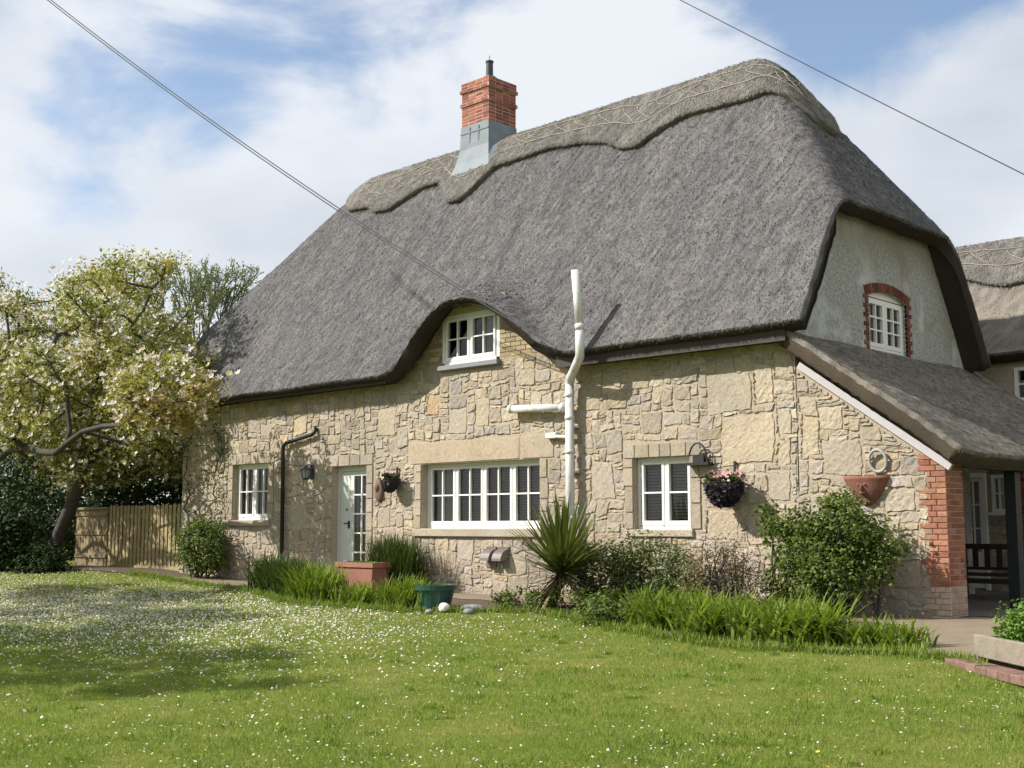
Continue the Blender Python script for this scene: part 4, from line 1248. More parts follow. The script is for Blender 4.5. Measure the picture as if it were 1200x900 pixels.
def basket(name, loc, rad, h, label, big):
    e = empty(name, (loc[0], 0, loc[2] - h), label, 'hanging basket')
    rg = np.random.default_rng(int(abs(loc[0]) * 10))
    mb = MB()
    prof = [(rad * math.sin(t), h * (1 - math.cos(t)) - h) for t in np.linspace(.02, math.pi / 2, 8)]
    lathe(mb, [(a, b) for a, b in prof] + [(rad * .9, 0)], loc, 18, 1, .85)
    adopt(e, mb.build('liner', plain('black_liner', (.014, .012, .015), .8, var=.4, scale=30, bmp=1, bscale=40), smooth=True))
    mb = MB()
    for q in range(14):
        a_ = q * 2 * math.pi / 14
        tube(mb, [(loc[0] + rad * 1.02 * math.sin(t) * math.cos(a_), loc[1] + .86 * rad * 1.02 * math.sin(t) * math.sin(a_), loc[2] - h * math.cos(t) * 1.02) for t in np.linspace(.1, math.pi / 2, 6)], .005, 4)
    tube(mb, [(loc[0] + rad * 1.02 * math.cos(a_), loc[1] + .86 * rad * 1.02 * math.sin(a_), loc[2]) for a_ in np.linspace(0, 2 * math.pi, 22)], .007, 5)
    adopt(e, mb.build('wire_frame', M['iron']))
    mb = MB()
    k = 500 if big else 200
    P = np.array(loc) + rg.normal(size=(k, 3)) * np.array((rad * .5, rad * .42, h * .14)) + np.array((0, 0, h * .12))
    leaves_at(mb, P, .07, rg, up=.5)
    adopt(e, mb.build('foliage', M['lily_leaf']))
    mb = MB()
    k = 30 if big else 22
    for i in range(k):
        a_, q = rg.uniform(0, 6.28), math.sqrt(rg.uniform(0, 1)) * rad * .95
        petals(mb, np.array(loc) + (q * math.cos(a_), q * .85 * math.sin(a_), h * .16 + rg.uniform(-.02, .16) * h), rad * .26, rg, 7)
    adopt(e, mb.build('dried_flowers', M['petal_pink'] if big else M['petal_dark'], smooth=True))
    for i in range(8 if big else 6):
        mb = MB()
        a_ = rg.uniform(3.3, 6.1); q = rad * (.7 + .3 * rg.random())
        petals(mb, np.array(loc) + (q * math.cos(a_), q * .85 * math.sin(a_), h * rg.uniform(-.35, .3)), rad * .2, rg, 6)
        adopt(e, mb.build('white_flower', M['petal_white']))
    if big:
        mb = MB()
        for i in range(260):
            a_ = rg.uniform(2.9, 6.5); t = rg.uniform(.3, 1.5)
            c = np.array((loc[0] + rad * 1.03 * math.sin(t) * math.cos(a_), loc[1] + .87 * rad * 1.03 * math.sin(t) * math.sin(a_), loc[2] - h * math.cos(t)))
            petals(mb, c, .05, rg, 5)
        adopt(e, mb.build('dark_trailing_flowers', M['petal_dark']))
    mb = MB()
    box(mb, FRONT, loc[0] - .02, loc[0] + .02, loc[2] - .1, loc[2] + h * .9, .03, .05)
    tube(mb, [(loc[0], -.04, loc[2] + h * .2), (loc[0], loc[1] * .9, loc[2] + .02)], .01, 5)
    adopt(e, mb.build('bracket', M['iron']))
basket('hanging_basket', (-1.04, -.31, 1.86), .29, .36, 'large dark flower basket with pink and white blooms right of the right window', True)
basket('hanging_basket', (-8.72, -.22, 2.12), .20, .26, 'small dark flower basket between the glazed door and the wide window', False)

# ------------------------------------------------------------------ rear range
rear = empty('thatched_cottage', (4, 9, 0), 'thatched cottage range behind, its roof showing right of the gable', 'cottage')
mb = MB()
RW = Basis((0, 7.0, 0), (1, 0, 0), (0, 0, 1), (0, -1, 0))
rw_holes = [(.42, 1.35, 3.5, 4.12), (-.10, .20, 1.48, 2.16)]
holed_plane(mb, RW, -4, 10, -.1, 4.4, rw_holes)
r = np.random.default_rng(21)
rubble(mb, RW, -1.6, 3.2, -.08, 3.2, lambda u, v: any(h[0] - .12 < u < h[1] + .12 and h[2] - .1 < v < h[3] + .1 for h in rw_holes) or (.25 < u < .54 and v < 3.1) or (-1.1 < u < -.15 and v < 2.3), r)
box(mb, RW, -4, 10, -.1, 4.6, -3.2, -3.0); box(mb, RW, 9.7, 10, -.1, 4.5, -3.0, -.01)
adopt(rear, mb.build('wall', M['stone']))
mb = MB()
brick_rows(mb, RW, .27, .52, 0, 3.1, lambda u, v, a, b: True, RED, r, n1=.02)
brick_rows(mb, RW, -.15, .26, 2.2, 2.36, lambda u, v, a, b: True, RED, r, n1=.02)
adopt(rear, mb.build('brick_quoins', M['brick']))
def rear_window(u0, u1, v0, v1, cols_, rows_):
    fr = MB(); gl = MB()
    box(fr, RW, u0, u0 + .06, v0, v1, -.1, .02); box(fr, RW, u1 - .06, u1, v0, v1, -.1, .02)
    box(fr, RW, u0 + .06, u1 - .06, v0, v0 + .06, -.1, .04); box(fr, RW, u0 + .06, u1 - .06, v1 - .06, v1, -.1, .02)
    for i in range(1, cols_):
        x = u0 + (u1 - u0) * i / cols_; box(fr, RW, x - .018, x + .018, v0 + .06, v1 - .06, -.08, .01)
    for j in range(1, rows_):
        y = v0 + (v1 - v0) * j / rows_; box(fr, RW, u0 + .06, u1 - .06, y - .014, y + .014, -.078, .008)
    box(fr, RW, u0 - .05, u1 + .05, v0 - .06, v0 - .003, -.05, .08)
    w = fr.build('window', M['white']); adopt(rear, w)
    gl.add(RW([(u0, v0, -.06), (u1, v0, -.06), (u1, v1, -.06), (u0, v1, -.06)]), [(0, 1, 2, 3)])
    g_ = gl.build('panes', M['glass']); adopt(w, g_)
rear_window(*rw_holes[0], 2, 2); rear_window(*rw_holes[1], 2, 2)
mb = MB(); gl = MB()
box(mb, RW, -1.06, -.99, .05, 2.2, .003, .06); box(mb, RW, -.26, -.19, .05, 2.2, .003, .06); box(mb, RW, -.99, -.26, 2.12, 2.2, .003, .06)
bbox(mb, RW, -.985, -.62, .08, 2.115, .003, .045, b=.006); bbox(mb, RW, -.62, -.265, .08, .75, .003, .045, b=.006)
box(mb, RW, -.62, -.56, .75, 2.115, .003, .05); box(mb, RW, -.32, -.265, .75, 2.115, .003, .05); box(mb, RW, -.56, -.32, 2.05, 2.115, .003, .05)
for z in (1.18, 1.62): box(mb, RW, -.56, -.32, z - .015, z + .015, .003, .045)
box(mb, RW, -.452, -.428, .75, 2.05, .003, .044)
rd = mb.build('door', M['white']); rd['label'] = 'white half glazed door seen through the porch'; adopt(rear, rd)
gl.add(RW([(-.56, .75, .012), (-.32, .75, .012), (-.32, 2.05, .012), (-.56, 2.05, .012)]), [(0, 1, 2, 3)])
g_ = gl.build('panes', plain('curtained_door_glass', (.24, .26, .26), .08, var=.4, scale=3)); adopt(rd, g_)
def zrear(x, y):
    p = np.stack([x, y, x * 0], -1)
    a = 4.38 + (y - 6.62) * 1.5; b = 6.82 - (y - 8.25) * 1.5
    return smin(a, b, .35) + .02 * snoise(p, 1.2, 14)
_c = cottage; cottage = rear
rroof = thatch('roof', np.linspace(-3.9, 10, 120), np.linspace(6.62, 9.9, 44), zrear, .30, M['thatch_lean'], M['thatch_under'], rear, 16000, facing=(0, -.9, .4))
ridge_cap(rroof, -3.9, 10, 8.25, zrear, lambda x: .62 + .10 * math.sin(x * 2.6 + 1.1), M['thatch_ridge'], hip=(False, False))
cottage = _c

# ------------------------------------------------------------------ fence, gate
fe = empty('picket_fence', (-18.5, .3, .15), 'close set wooden picket fence left of the cottage', 'fence')
n_p = 22
for i in range(n_p):
    x = -20.45 + i * (3.85 / (n_p - 1)); mb = MB()
    w = .062; zt = 1.76 + rng.uniform(-.02, .02); lean_ = rng.uniform(-.012, .012)
    y = .30
    P = [(x - w, y, .10), (x + w, y, .10), (x + w + lean_, y, zt - .03), (x + lean_ + .02, y, zt), (x - .02 + lean_, y, zt), (x - w + lean_, y, zt - .03)]
    V = [(a, b, c) for a, b, c in P] + [(a, b + .022, c) for a, b, c in P]
    mb.add(V, [tuple(range(6)), tuple(range(11, 5, -1))] + [(q, (q + 1) % 6 + 0, (q + 1) % 6 + 6, q + 6) for q in range(6)])
    o = mb.build('picket', M['fence']); adopt(fe, o)
for z in (.45, 1.45):
    mb = MB(); box(mb, WORLD, -20.5, -16.55, .324, .37, z, z + .09); o = mb.build('rail', M['fence']); adopt(fe, o)
for x in (-20.55, -18.5, -16.62):
    mb = MB(); box(mb, WORLD, x - .05, x + .05, .372, .47, 0, 1.7); o = mb.build('post', M['fence']); adopt(fe, o)
mb = MB(); box(mb, WORLD, -20.5, -16.6, .27, .295, .1, .26); o = mb.build('gravel_board', M['fence']); adopt(fe, o)
ga_ = empty('boarded_gate', (-21.5, .3, .15), 'brown boarded gate behind the magnolia trunk, beside the picket fence', 'gate')
mb = MB()
for i in range(12): bbox(mb, FRONT, -22.3 + i * .142, -22.3 + (i + 1) * .142 - .006, .18, 1.66, -.33, -.30, b=.004)
o = mb.build('boards', M['gate']); adopt(ga_, o)
for z in (.4, 1.0, 1.5):
    mb = MB(); bbox(mb, FRONT, -22.3, -20.6, z, z + .11, -.30, -.27); o = mb.build('rail', M['gate']); adopt(ga_, o)
mb = MB(); bbox(mb, FRONT, -22.35, -20.56, 1.665, 1.73, -.36, -.24); o = mb.build('capping', M['gate']); adopt(ga_, o)

# ------------------------------------------------------------------ trees
def skeleton(rg, nodes, parents, targets, step=.45, wob=.12):
    nodes = [np.array(n, float) for n in nodes]; parents = list(parents); leafs = []
    tr = sorted(targets, key=lambda t: np.linalg.norm(t - nodes[-1]))
    for t in tr:
        A = np.array(nodes); d = np.linalg.norm(A - t, axis=1) + 1.2 * np.maximum(0, A[:, 2] - t[2])
        d[0] += 2
        b = int(np.argmin(d)); p0 = A[b]; L = np.linalg.norm(t - p0); m_ = max(1, int(L / step))
        prev = b; sag = rg.normal(0, wob, 3) * L
        for i in range(1, m_ + 1):
            s = i / m_
            q = p0 + (t - p0) * s + sag * math.sin(math.pi * s) + np.array((0, 0, .10 * L * math.sin(math.pi * s))) + rg.normal(0, .03, 3)
            nodes.append(q); parents.append(prev); prev = len(nodes) - 1
        leafs.append(prev)
    return nodes, parents, leafs
def limbs(mb, nodes, parents, r0, tip, keep=None, ex=2.4):
    n = len(nodes); acc = np.zeros(n); ch = [0] * n
    for i in range(n):
        if parents[i] >= 0: ch[parents[i]] += 1
    for i in range(n - 1, -1, -1):
        if ch[i] == 0: acc[i] = tip ** ex
        if parents[i] >= 0: acc[parents[i]] += acc[i]
    rad = acc ** (1 / ex)
    rad = np.maximum(tip, rad * min(1, r0 / rad[0]) if rad[0] > r0 else rad * (r0 / rad[0]) ** .6)
    rad[0] = r0 * 1.25
    for i in range(1, n):
        p = parents[i]
        tube(mb, [nodes[p], nodes[i]], [min(rad[p], rad[i] * 1.35), rad[i]], 7 if rad[i] > .04 else 5, cap=False)
    return rad
def ell_points(rg, k, c, rad, shell=.5, cut=None):
    P = []
    while len(P) < k:
        v = rg.normal(size=3); v /= np.linalg.norm(v)
        q = np.array(c) + v * np.array(rad) * (shell + (1 - shell) * rg.random() ** .6)
        if cut is None or cut(q): P.append(q)
    return P
def magnolia(name, label, base, trunk, blobs, nclus, nleaf, nblos, seed, r0=.2, lsize=.13, spread=.30):
    rg = np.random.default_rng(seed)
    e = empty(name, base, label, 'tree', 'flowering magnolia trees')
    T = []
    for c, rad, k in blobs: T += ell_points(rg, int(nclus * k), c, rad, .45, lambda q: q[2] > 1.9)
    nodes, par = [np.array(p, float) for p in trunk], list(range(-1, len(trunk) - 1))
    nodes, par, lf = skeleton(rg, nodes, par, T)
    mb = MB(); limbs(mb, nodes, par, r0, .012)
    adopt(e, mb.build('trunk', M['bark'], smooth=True))
    tips = np.array([nodes[i] for i in lf])
    mb = MB(); k = nleaf
    ci = rg.integers(0, len(tips), k)
    tone = rg.normal(.5, .14, len(tips))
    right = np.clip((tips[:, 0] + 17.0) / 3, 0, 1) * np.clip((5.2 - tips[:, 2]) / 2, 0, 1)
    P = tips[ci] + np.clip(rg.normal(size=(k, 3)), -1.5, 1.5) * spread * rg.uniform(.3, 1.1, (k, 1)) * np.array((1, 1, .8))
    leaves_at(mb, P, lsize, rg, var=np.clip(tone[ci] + rg.normal(0, .16, k) + right[ci] * .22, 0, 1), up=.4, aspect=.5)
    adopt(e, mb.build('crown', M['magnolia_leaf']))
    mb = MB()
    ci = rg.integers(0, len(tips), nblos)
    for q in ci:
        petals(mb, tips[q] + np.clip(rg.normal(size=3), -1.4, 1.4) * spread, .078, rg, 6)
    b = mb.build('blossoms', M['blossom'], smooth=True); b['kind'] = 'stuff'; adopt(e, b)
    return e
magnolia('magnolia_tree', 'leaning magnolia by the gate, its pale blossom rising beside the cottage roof', (-20.9, -1.0, .15),
         [(-21.2, -1.0, .05), (-20.9, -1.0, .5), (-20.6, -.98, 1.1), (-20.2, -.9, 1.8), (-19.8, -.9, 2.4), (-19.6, -1.0, 3.1)],
         [((-23.0, .4, 5.5), (4.3, 2.6, 2.95), .50), ((-17.4, -.8, 4.8), (2.4, 1.4, 1.4), .18), ((-17.2, -1.2, 6.5), (1.5, 1.5, 1.6), .11), ((-21.8, 1.3, 3.3), (4.2, 1.3, 1.1), .21)],
         440, 52000, 3700, 4, .24, spread=.28, lsize=.10)
magnolia('magnolia_tree', 'magnolia at the left edge with one thick bare limb reaching right', (-25.5, -2.5, .15),
         [(-25.9, -2.6, .05), (-25.7, -2.5, .7), (-24.6, -2.3, 1.6), (-22.9, -2.2, 2.45), (-21.8, -2.2, 2.85), (-20.9, -2.25, 3.12), (-20.1, -2.2, 3.14), (-19.3, -2.15, 3.0), (-18.5, -2.2, 2.95), (-17.9, -2.25, 3.12), (-17.2, -2.2, 3.38), (-16.3, -2.15, 3.46), (-15.3, -2.2, 3.42)],
         [((-24.6, -2.2, 5.8), (2.6, 2.4, 2.6), .50), ((-20.2, -2.0, 4.9), (2.6, .9, .8), .18), ((-18.8, -.9, 3.3), (3.4, .6, .8), .14), ((-20.0, -2.35, 3.7), (2.6, .4, .45), .08), ((-13.7, -2.2, 3.95), (1.6, .9, .75), .28)],
         320, 26000, 2200, 8, .10, spread=.25, lsize=.10)
magnolia('magnolia_tree', 'spreading magnolia standing on the lawn left of the view, shading it', (-11.5, -12.6, -.38),
         [(-11.6, -12.7, -.45), (-11.4, -12.6, .5), (-11.0, -12.5, 1.4), (-10.6, -12.4, 2.3)],
         [((-8.6, -13.0, 4.0), (4.2, 2.0, 1.0), .38), ((-13.5, -10.8, 4.4), (4.0, 2.4, 1.3), .37), ((-17.3, -8.2, 5.0), (3.0, 1.7, 1.2), .25)],
         230, 42000, 300, 15, .2)
# pale ash just coming into leaf
rg = np.random.default_rng(31)
ash = empty('ash_tree', (-27.0, 6.5, 0), 'thin ash tree just coming into leaf behind the magnolia', 'tree')
nodes = [np.array(p) for p in ((-26.9, 6.5, 0), (-26.9, 6.5, 1.5), (-26.85, 6.5, 3.2), (-26.8, 6.4, 4.6))]; par = [-1, 0, 1, 2]; lf = []
def ascend(i, d, L, lev):
    p = nodes[i]
    for q in range(3 if lev else 5):
        dd = d + rg.normal(size=3) * (.34 if lev else .42) + np.array((.10, 0, .10)); dd /= np.linalg.norm(dd)
        LL = L * rg.uniform(.75, 1.25); j = i
        for t in range(2):
            nodes.append(nodes[j] + dd * LL / 2 + rg.normal(size=3) * .04 * LL); par.append(j); j = len(nodes) - 1
            dd = dd + np.array((0, 0, .08))
            if lev >= 3: lf.append(j)
        if lev < 4: ascend(j, dd, L * .74, lev + 1)
ascend(3, np.array((.1, 0, 1.0)), 1.75, 0)
mb = MB(); limbs(mb, nodes, par, .15, .0075); adopt(ash, mb.build('trunk', M['twig'], smooth=True))
tips = np.array([nodes[i] for i in lf])
mb = MB(); k = 7000; ci = rg.integers(0, len(tips), k)
leaves_at(mb, tips[ci] + np.clip(rg.normal(size=(k, 3)), -1.5, 1.5) * .06, .095, rg, aspect=.4)
adopt(ash, mb.build('crown', M['ash_leaf']))
def bush(name, label, cat, blobs, nleaf, m, lsize, seed, stems=0, aspect=.6, base=None, shell=.55, twig='bark', group=None):
    """shrub: leaf clumps on ragged lumpy shells around woody stems"""
    rg = np.random.default_rng(seed)
    c0 = np.array(blobs[0][0], float); b0 = base or (c0[0], c0[1], float(gz(c0[0], c0[1])))
    e = empty(name, b0, label, cat, group)
    mb = MB(); sm = MB(); tot = sum(b[2] for b in blobs)
    for c, rad, wgt in blobs:
        k = int(nleaf * wgt / tot)
        nc = max(12, k // 55)
        cen = np.array(ell_points(rg, nc, c, rad, shell, lambda q: q[2] > float(gz(q[0], q[1])) + .02))
        ci = rg.integers(0, nc, k); sp = min(rad) * .20 + lsize * .4
        P = cen[ci] + rg.normal(size=(k, 3)) * sp
        tone = rg.normal(.5, .17, nc)
        P[:, 2] = np.maximum(P[:, 2], gz(P[:, 0], P[:, 1]) + .02)
        leaves_at(mb, P, lsize, rg, var=np.clip(tone[ci] + rg.normal(0, .18, k), 0, 1), up=.35, aspect=aspect, outward=(P - np.array(c)) / np.array(rad) * .5)
        for i in range(max(4, int(stems * wgt / tot))):
            q = cen[rg.integers(nc)]; s = np.array((c[0] + rg.normal() * rad[0] * .25, c[1] + rg.normal() * rad[1] * .2, float(gz(c[0], c[1])) - .02))
            mid = (s + q) / 2 + rg.normal(size=3) * .06 + (0, 0, .08)
            tube(sm, [s, mid, q], [.018, .012, .006], 5, cap=False)
    adopt(e, mb.build('foliage', M[m])); adopt(e, sm.build('stems', M[twig]))
    return e
# dark evergreen screen beyond the fence
for i, (x, y, rx, ry, h, lab) in enumerate([(-18.6, 2.8, 2.2, 1.2, 3.7, 'dark laurel behind the picket fence, against the cottage end'),
                                            (-22.8, 3.2, 2.6, 1.3, 3.9, 'dark laurel behind the boarded gate'),
                                            (-28.5, 3.0, 2.9, 1.5, 5.0, 'dense dark laurel at the left behind the magnolia trunks'),
                                            (-34.5, 5.0, 4.0, 2.0, 6.6, 'tall dark evergreen farthest left in the shade')]):
    bush('laurel_bush', lab, 'shrub', [((x, y, h * .5), (rx, ry, h * .52), 1)], 9000, 'dark_leaf', .17, 40 + i, 12, group='dark laurels behind the fence')
bush('ground_shrub', 'low dark shrub at the foot of the magnolia trunk', 'shrub', [((-20.0, -1.75, .40), (1.0, .42, .32), 1)], 3000, 'dark_leaf', .10, 51, 10)
bush('ground_shrub', 'dark glossy shrub at the far left edge of the lawn', 'shrub', [((-21.9, -1.9, .9), (1.2, .7, .9), 1)], 4200, 'dark_leaf', .13, 52, 10)
# planting along the house wall
bush('evergreen_shrub', 'rounded dark green shrub against the wall left of the small window', 'shrub', [((-14.75, -.52, .72), (.66, .42, .62), 1), ((-15.1, -.4, 1.15), (.35, .25, .3), .2)], 5600, 'rose_leaf', .07, 60, 10)
rg = np.random.default_rng(77)
cl = empty('wall_climber', (-15.6, -.1, .1), 'sparse bare climber spreading over the wall above the dark rounded shrub', 'climber')
T = [np.array((rg.uniform(-16.4, -14.55), -.08 + rg.uniform(-.05, .02), rg.uniform(1.3, 3.6))) for _ in range(60)]
nodes, par, lf = skeleton(rg, [(-15.6, -.1, .05), (-15.6, -.08, .6), (-15.55, -.08, 1.2)], [-1, 0, 1], T, .3, .05)
mb = MB(); limbs(mb, nodes, par, .025, .006); adopt(cl, mb.build('stems', M['bark']))
tips = np.array([nodes[i] for i in lf]); ci = rg.integers(0, 60, 900)
mb = MB(); leaves_at(mb, tips[ci] + rg.normal(size=(900, 3)) * np.array((.16, .03, .2)), .055, rg); adopt(cl, mb.build('leaves', M['lily_leaf']))

def strap(mb, rg, P, L, w, tilt, curl, az=None, seg=5, var=None):
    """arching strap leaves, one ribbon each"""
    k = len(P)
    az = rg.uniform(0, 2 * np.pi, k) if az is None else az
    tilt = np.broadcast_to(tilt, (k,)) ; L = np.broadcast_to(L, (k,)); curl = np.broadcast_to(curl, (k,))
    d = np.stack([np.cos(az), np.sin(az), 0 * az], 1); s = np.stack([-np.sin(az), np.cos(az), 0 * az], 1)
    p = P.copy(); a = tilt.copy(); rows_ = []
    for i in range(seg + 1):
        t = i / seg
        ww = w * (1 - t ** 2.2) * (.75 + .5 * min(1, t * 3)) + .0012
        ww = np.broadcast_to(ww, (k,))[:, None]
        rows_ += [p - s * ww, p + s * ww]
        st = (L / seg)[:, None]
        p = p + (d * np.sin(a)[:, None] + np.array((0, 0, 1.0)) * np.cos(a)[:, None]) * st
        a = a + curl / seg
    V = np.stack(rows_, 1).reshape(-1, 3)
    base = (np.arange(k) * 2 * (seg + 1))[:, None]
    f = np.concatenate([base + np.array((2 * i, 2 * i + 1, 2 * i + 3, 2 * i + 2)) for i in range(seg)])
    v = np.clip(rg.normal(.5, .22, k), 0, 1) if var is None else var
    vv = np.repeat(v, 2 * (seg + 1))
    mb.add(V, f, var=vv)
def clump(name, label, cat, pts, n, L, w, m, seed, tilt=(.05, .5), curl=(.4, 1.3), group=None, sx=.16, sy=.12):
    rg = np.random.default_rng(seed)
    pts = np.asarray(pts, float)
    P = pts[rg.integers(0, len(pts), n)] + np.clip(rg.normal(size=(n, 2)), -1.9, 1.9) * np.array((sx, sy))
    P3 = np.concatenate([P, (gz(P[:, 0], P[:, 1]) - .01)[:, None]], 1)
    mb = MB()
    strap(mb, rg, P3, rg.uniform(L * .6, L * 1.12, n), w, rg.uniform(*tilt, n), rg.uniform(*curl, n))
    o = mb.build(name, M[m])
    c = P3.mean(0)
    for v in o.data.vertices: v.co -= Vector(c)
    o.location = c
    return tag(o, label, cat, group)
LG = 'strap leaved clumps along the lawn edge'
lin = lambda a, b, n: [(a[0] + (b[0] - a[0]) * t, a[1] + (b[1] - a[1]) * t) for t in np.linspace(0, 1, n)]
clump('daylily_clump', 'dark green arching daylilies left of the terracotta trough, longest clump there', 'plant', lin((-10.9, -1.45), (-8.8, -2.1), 7), 1500, .85, .013, 'lily_leaf', 101, group=LG)
clump('daylily_clump', 'brighter yellow green daylilies touching the left end of the terracotta trough', 'plant', lin((-8.7, -2.25), (-8.0, -2.3), 4), 700, .78, .013, 'iris_leaf', 102, group=LG)
clump('daylily_clump', 'small low clump of grassy leaves in front of the terracotta trough', 'plant', lin((-7.2, -2.3), (-6.9, -2.35), 2), 380, .48, .010, 'iris_leaf', 103, group=LG)
clump('daylily_clump', 'bright grassy clump just left of the green pot', 'plant', lin((-6.1, -2.3), (-5.65, -2.3), 3), 620, .60, .011, 'iris_leaf', 104, group=LG)
clump('rosemary_bush', 'upright dark spiky bush under the left end of the wide window', 'shrub', lin((-8.35, -.6), (-7.8, -.62), 4), 1900, 1.05, .008, 'lily_leaf', 105, tilt=(0, .42), curl=(0, .7), sx=.13, sy=.14)
clump('iris_bed', 'long bright green bed of iris leaves along the lawn below the hedge', 'plant', [(-1.0, -2.3), (-.55, -2.5), (-.35, -2.1), (.1, -2.55), (.35, -2.9), (.55, -2.35), (.95, -2.8), (1.3, -2.45), (1.45, -2.95), (1.8, -2.7), (1.9, -2.95)], 2300, .62, .016, 'iris_leaf', 106, tilt=(.02, .55), curl=(.5, 1.9), sx=.13, sy=.15)
clump('iris_bed', 'short greener iris clump nearest the brick pier', 'plant', [(2.3, -2.85), (2.55, -2.7), (2.85, -2.7)], 330, .42, .015, 'iris_leaf', 107, tilt=(.05, .6), curl=(.3, 1.4), sx=.14, sy=.12)
# hedge under the right window, its dry patch, the big climber
bush('hedge', 'clipped pale green hedge below the right window, behind the iris bed', 'hedge',
     [((-3.0, -.75, .48), (.7, .42, .48), 1), ((-2.1, -.72, .52), (.75, .42, .50), 1.1), ((-1.2, -.65, .42), (.6, .36, .42), .5)], 11000, 'privet_leaf', .065, 120, 40, aspect=.5)
bush('hedge', 'brown half bare twiggy shrub at the right end of the hedge', 'shrub', [((-.75, -.85, .48), (.62, .42, .50), 1)], 2600, 'dry_leaf', .055, 121, 60, aspect=.35)
bush('climbing_shrub', 'big bushy green shrub on the wall below the terracotta wall pot', 'shrub',
     [((1.05, -.72, 1.12), (.50, .40, .42), 1.2), ((1.45, -.62, .92), (.38, .32, .38), .7), ((.55, -.68, .95), (.45, .36, .45), .8), ((.95, -.85, .55), (.6, .4, .42), .8),
      ((.15, -.5, 1.0), (.35, .26, .40), .45), ((-.2, -.4, 1.28), (.28, .2, .25), .2), ((1.0, -.55, 1.5), (.3, .25, .16), .2), ((.3, -.6, .5), (.4, .3, .4), .4)], 10500, 'rose_leaf', .066, 122, 50, shell=.35)
bush('low_groundcover', 'low green ground cover round the foot of the cordyline', 'plant', [((-3.9, -1.55, .08), (.8, .35, .14), 1), ((-2.6, -1.75, .08), (.9, .4, .18), 1.2)], 3600, 'rose_leaf', .05, 123, 6)
bush('low_groundcover', 'dark low leaves at the left end of the iris bed', 'plant', [((-1.5, -2.35, .08), (.5, .35, .22), 1)], 1500, 'rose_leaf', .06, 124, 6)

# cordyline
rg = np.random.default_rng(55)
yc = empty('cordyline', (-3.4, -1.45, -.06), 'spiky cordyline palm on a leaning stem in front of the soil pipe', 'plant')
mb = MB()
tube(mb, [(-3.5, -1.45, -.1), (-3.42, -1.45, .12), (-3.30, -1.45, .36), (-3.24, -1.45, .56)], [.095, .075, .07, .075], 10, cap=True)
adopt(yc, mb.build('stem', M['bark'], smooth=True))
mb = MB(); n = 250
P = np.array((-3.24, -1.45, .52)) + rg.normal(size=(n, 3)) * np.array((.03, .03, .06))
strap(mb, rg, P, rg.uniform(.98, 1.38, n), .024, 1.62 * rg.random(n) ** .72, rg.uniform(-.05, .28, n), seg=5)
adopt(yc, mb.build('leaves', M['yucca_leaf']))
mb = MB(); n = 46
strap(mb, rg, np.array((-3.26, -1.45, .48)) + rg.normal(size=(n, 3)) * .03, rg.uniform(.5, .85, n), .016, rg.uniform(1.7, 2.5, n), rg.uniform(0, .5, n), seg=4)
adopt(yc, mb.build('dead_skirt', M['deadthatch']))

# terracotta trough, green pot, stones, bed, bench ------------------------------
def tapered_trough(mb, c, ax, L0, W0, L1, W1, h, lip=.03):
    ux = np.array((math.cos(ax), math.sin(ax), 0)); uy = np.array((-math.sin(ax), math.cos(ax), 0))
    lv = [(L0, W0, 0), (L1 * .98, W1 * .98, h * .84), (L1 + lip, W1 + lip, h * .86), (L1 + lip, W1 + lip, h), (L1 - .05, W1 - .05, h), (L1 - .07, W1 - .07, h - .06)]
    V = []
    for L, W, z in lv:
        for a, b in ((-1, -1), (1, -1), (1, 1), (-1, 1)): V.append(np.array(c) + ux * a * L / 2 + uy * b * W / 2 + np.array((0, 0, z)))
    f = [(l * 4 + i, l * 4 + (i + 1) % 4, l * 4 + 4 + (i + 1) % 4, l * 4 + 4 + i) for l in range(len(lv) - 1) for i in range(4)] + [(3, 2, 1, 0)]
    mb.add(V, f)
    return lv
tt = empty('planter_trough', (-8.05, -1.25, -.03), 'large terracotta trough in front of the glazed door', 'planter')
mb = MB(); tapered_trough(mb, (-8.28, -1.2, -.03), .04, .80, .36, .98, .44, .60, lip=.045)
adopt(tt, mb.build('trough', M['terracotta']))
mb = MB(); mb.add([(-8.74, -1.38, .50), (-7.84, -1.36, .50), (-7.84, -1.02, .50), (-8.74, -1.04, .50)], [(0, 1, 2, 3)]); adopt(tt, mb.build('compost', M['soil']))
mb = MB(); rg = np.random.default_rng(3); leaves_at(mb, np.stack([rg.uniform(-8.7, -7.88, 500), rg.uniform(-1.35, -1.06, 500), rg.uniform(.50, .58, 500)], 1), .06, rg); adopt(tt, mb.build('seedlings', M['herb_leaf']))
gp = empty('plant_pot', (-5.2, -2.2, -.1), 'dark green tapered pot at the edge of the lawn', 'pot')
mb = MB(); lathe(mb, [(.0, 0), (.2, 0), (.22, .02), (.30, .32), (.335, .32), (.345, .40), (.31, .40), (.29, .33), (.0, .31)], (-5.25, -2.2, -.10), 24)
adopt(gp, mb.build('pot', M['greenpot'], smooth=False))
mb = MB(); lathe(mb, [(.0, .325), (.285, .325)], (-5.25, -2.2, -.10), 24); adopt(gp, mb.build('compost', M['soil']))
def rock(name, c, rad, m, label, seed, cat='stone', group=None):
    rg = np.random.default_rng(seed); mb = MB(); sphere(mb, (0, 0, 0), rad, 14, 9)
    V = mb.v[0]; V += (np.stack([snoise(V + i * 3.1, 6, seed + i) for i in range(3)], 1) * .22 * np.array(rad))
    V[:, 2] = np.maximum(V[:, 2], -rad[2] * .7)
    o = mb.build(name, M[m]); o.location = c
    return tag(o, label, cat, group)
rock('white_rock', (-4.86, -2.38, -.04), (.10, .08, .075), 'whitestone', 'white rounded stone beside the green pot', 1)
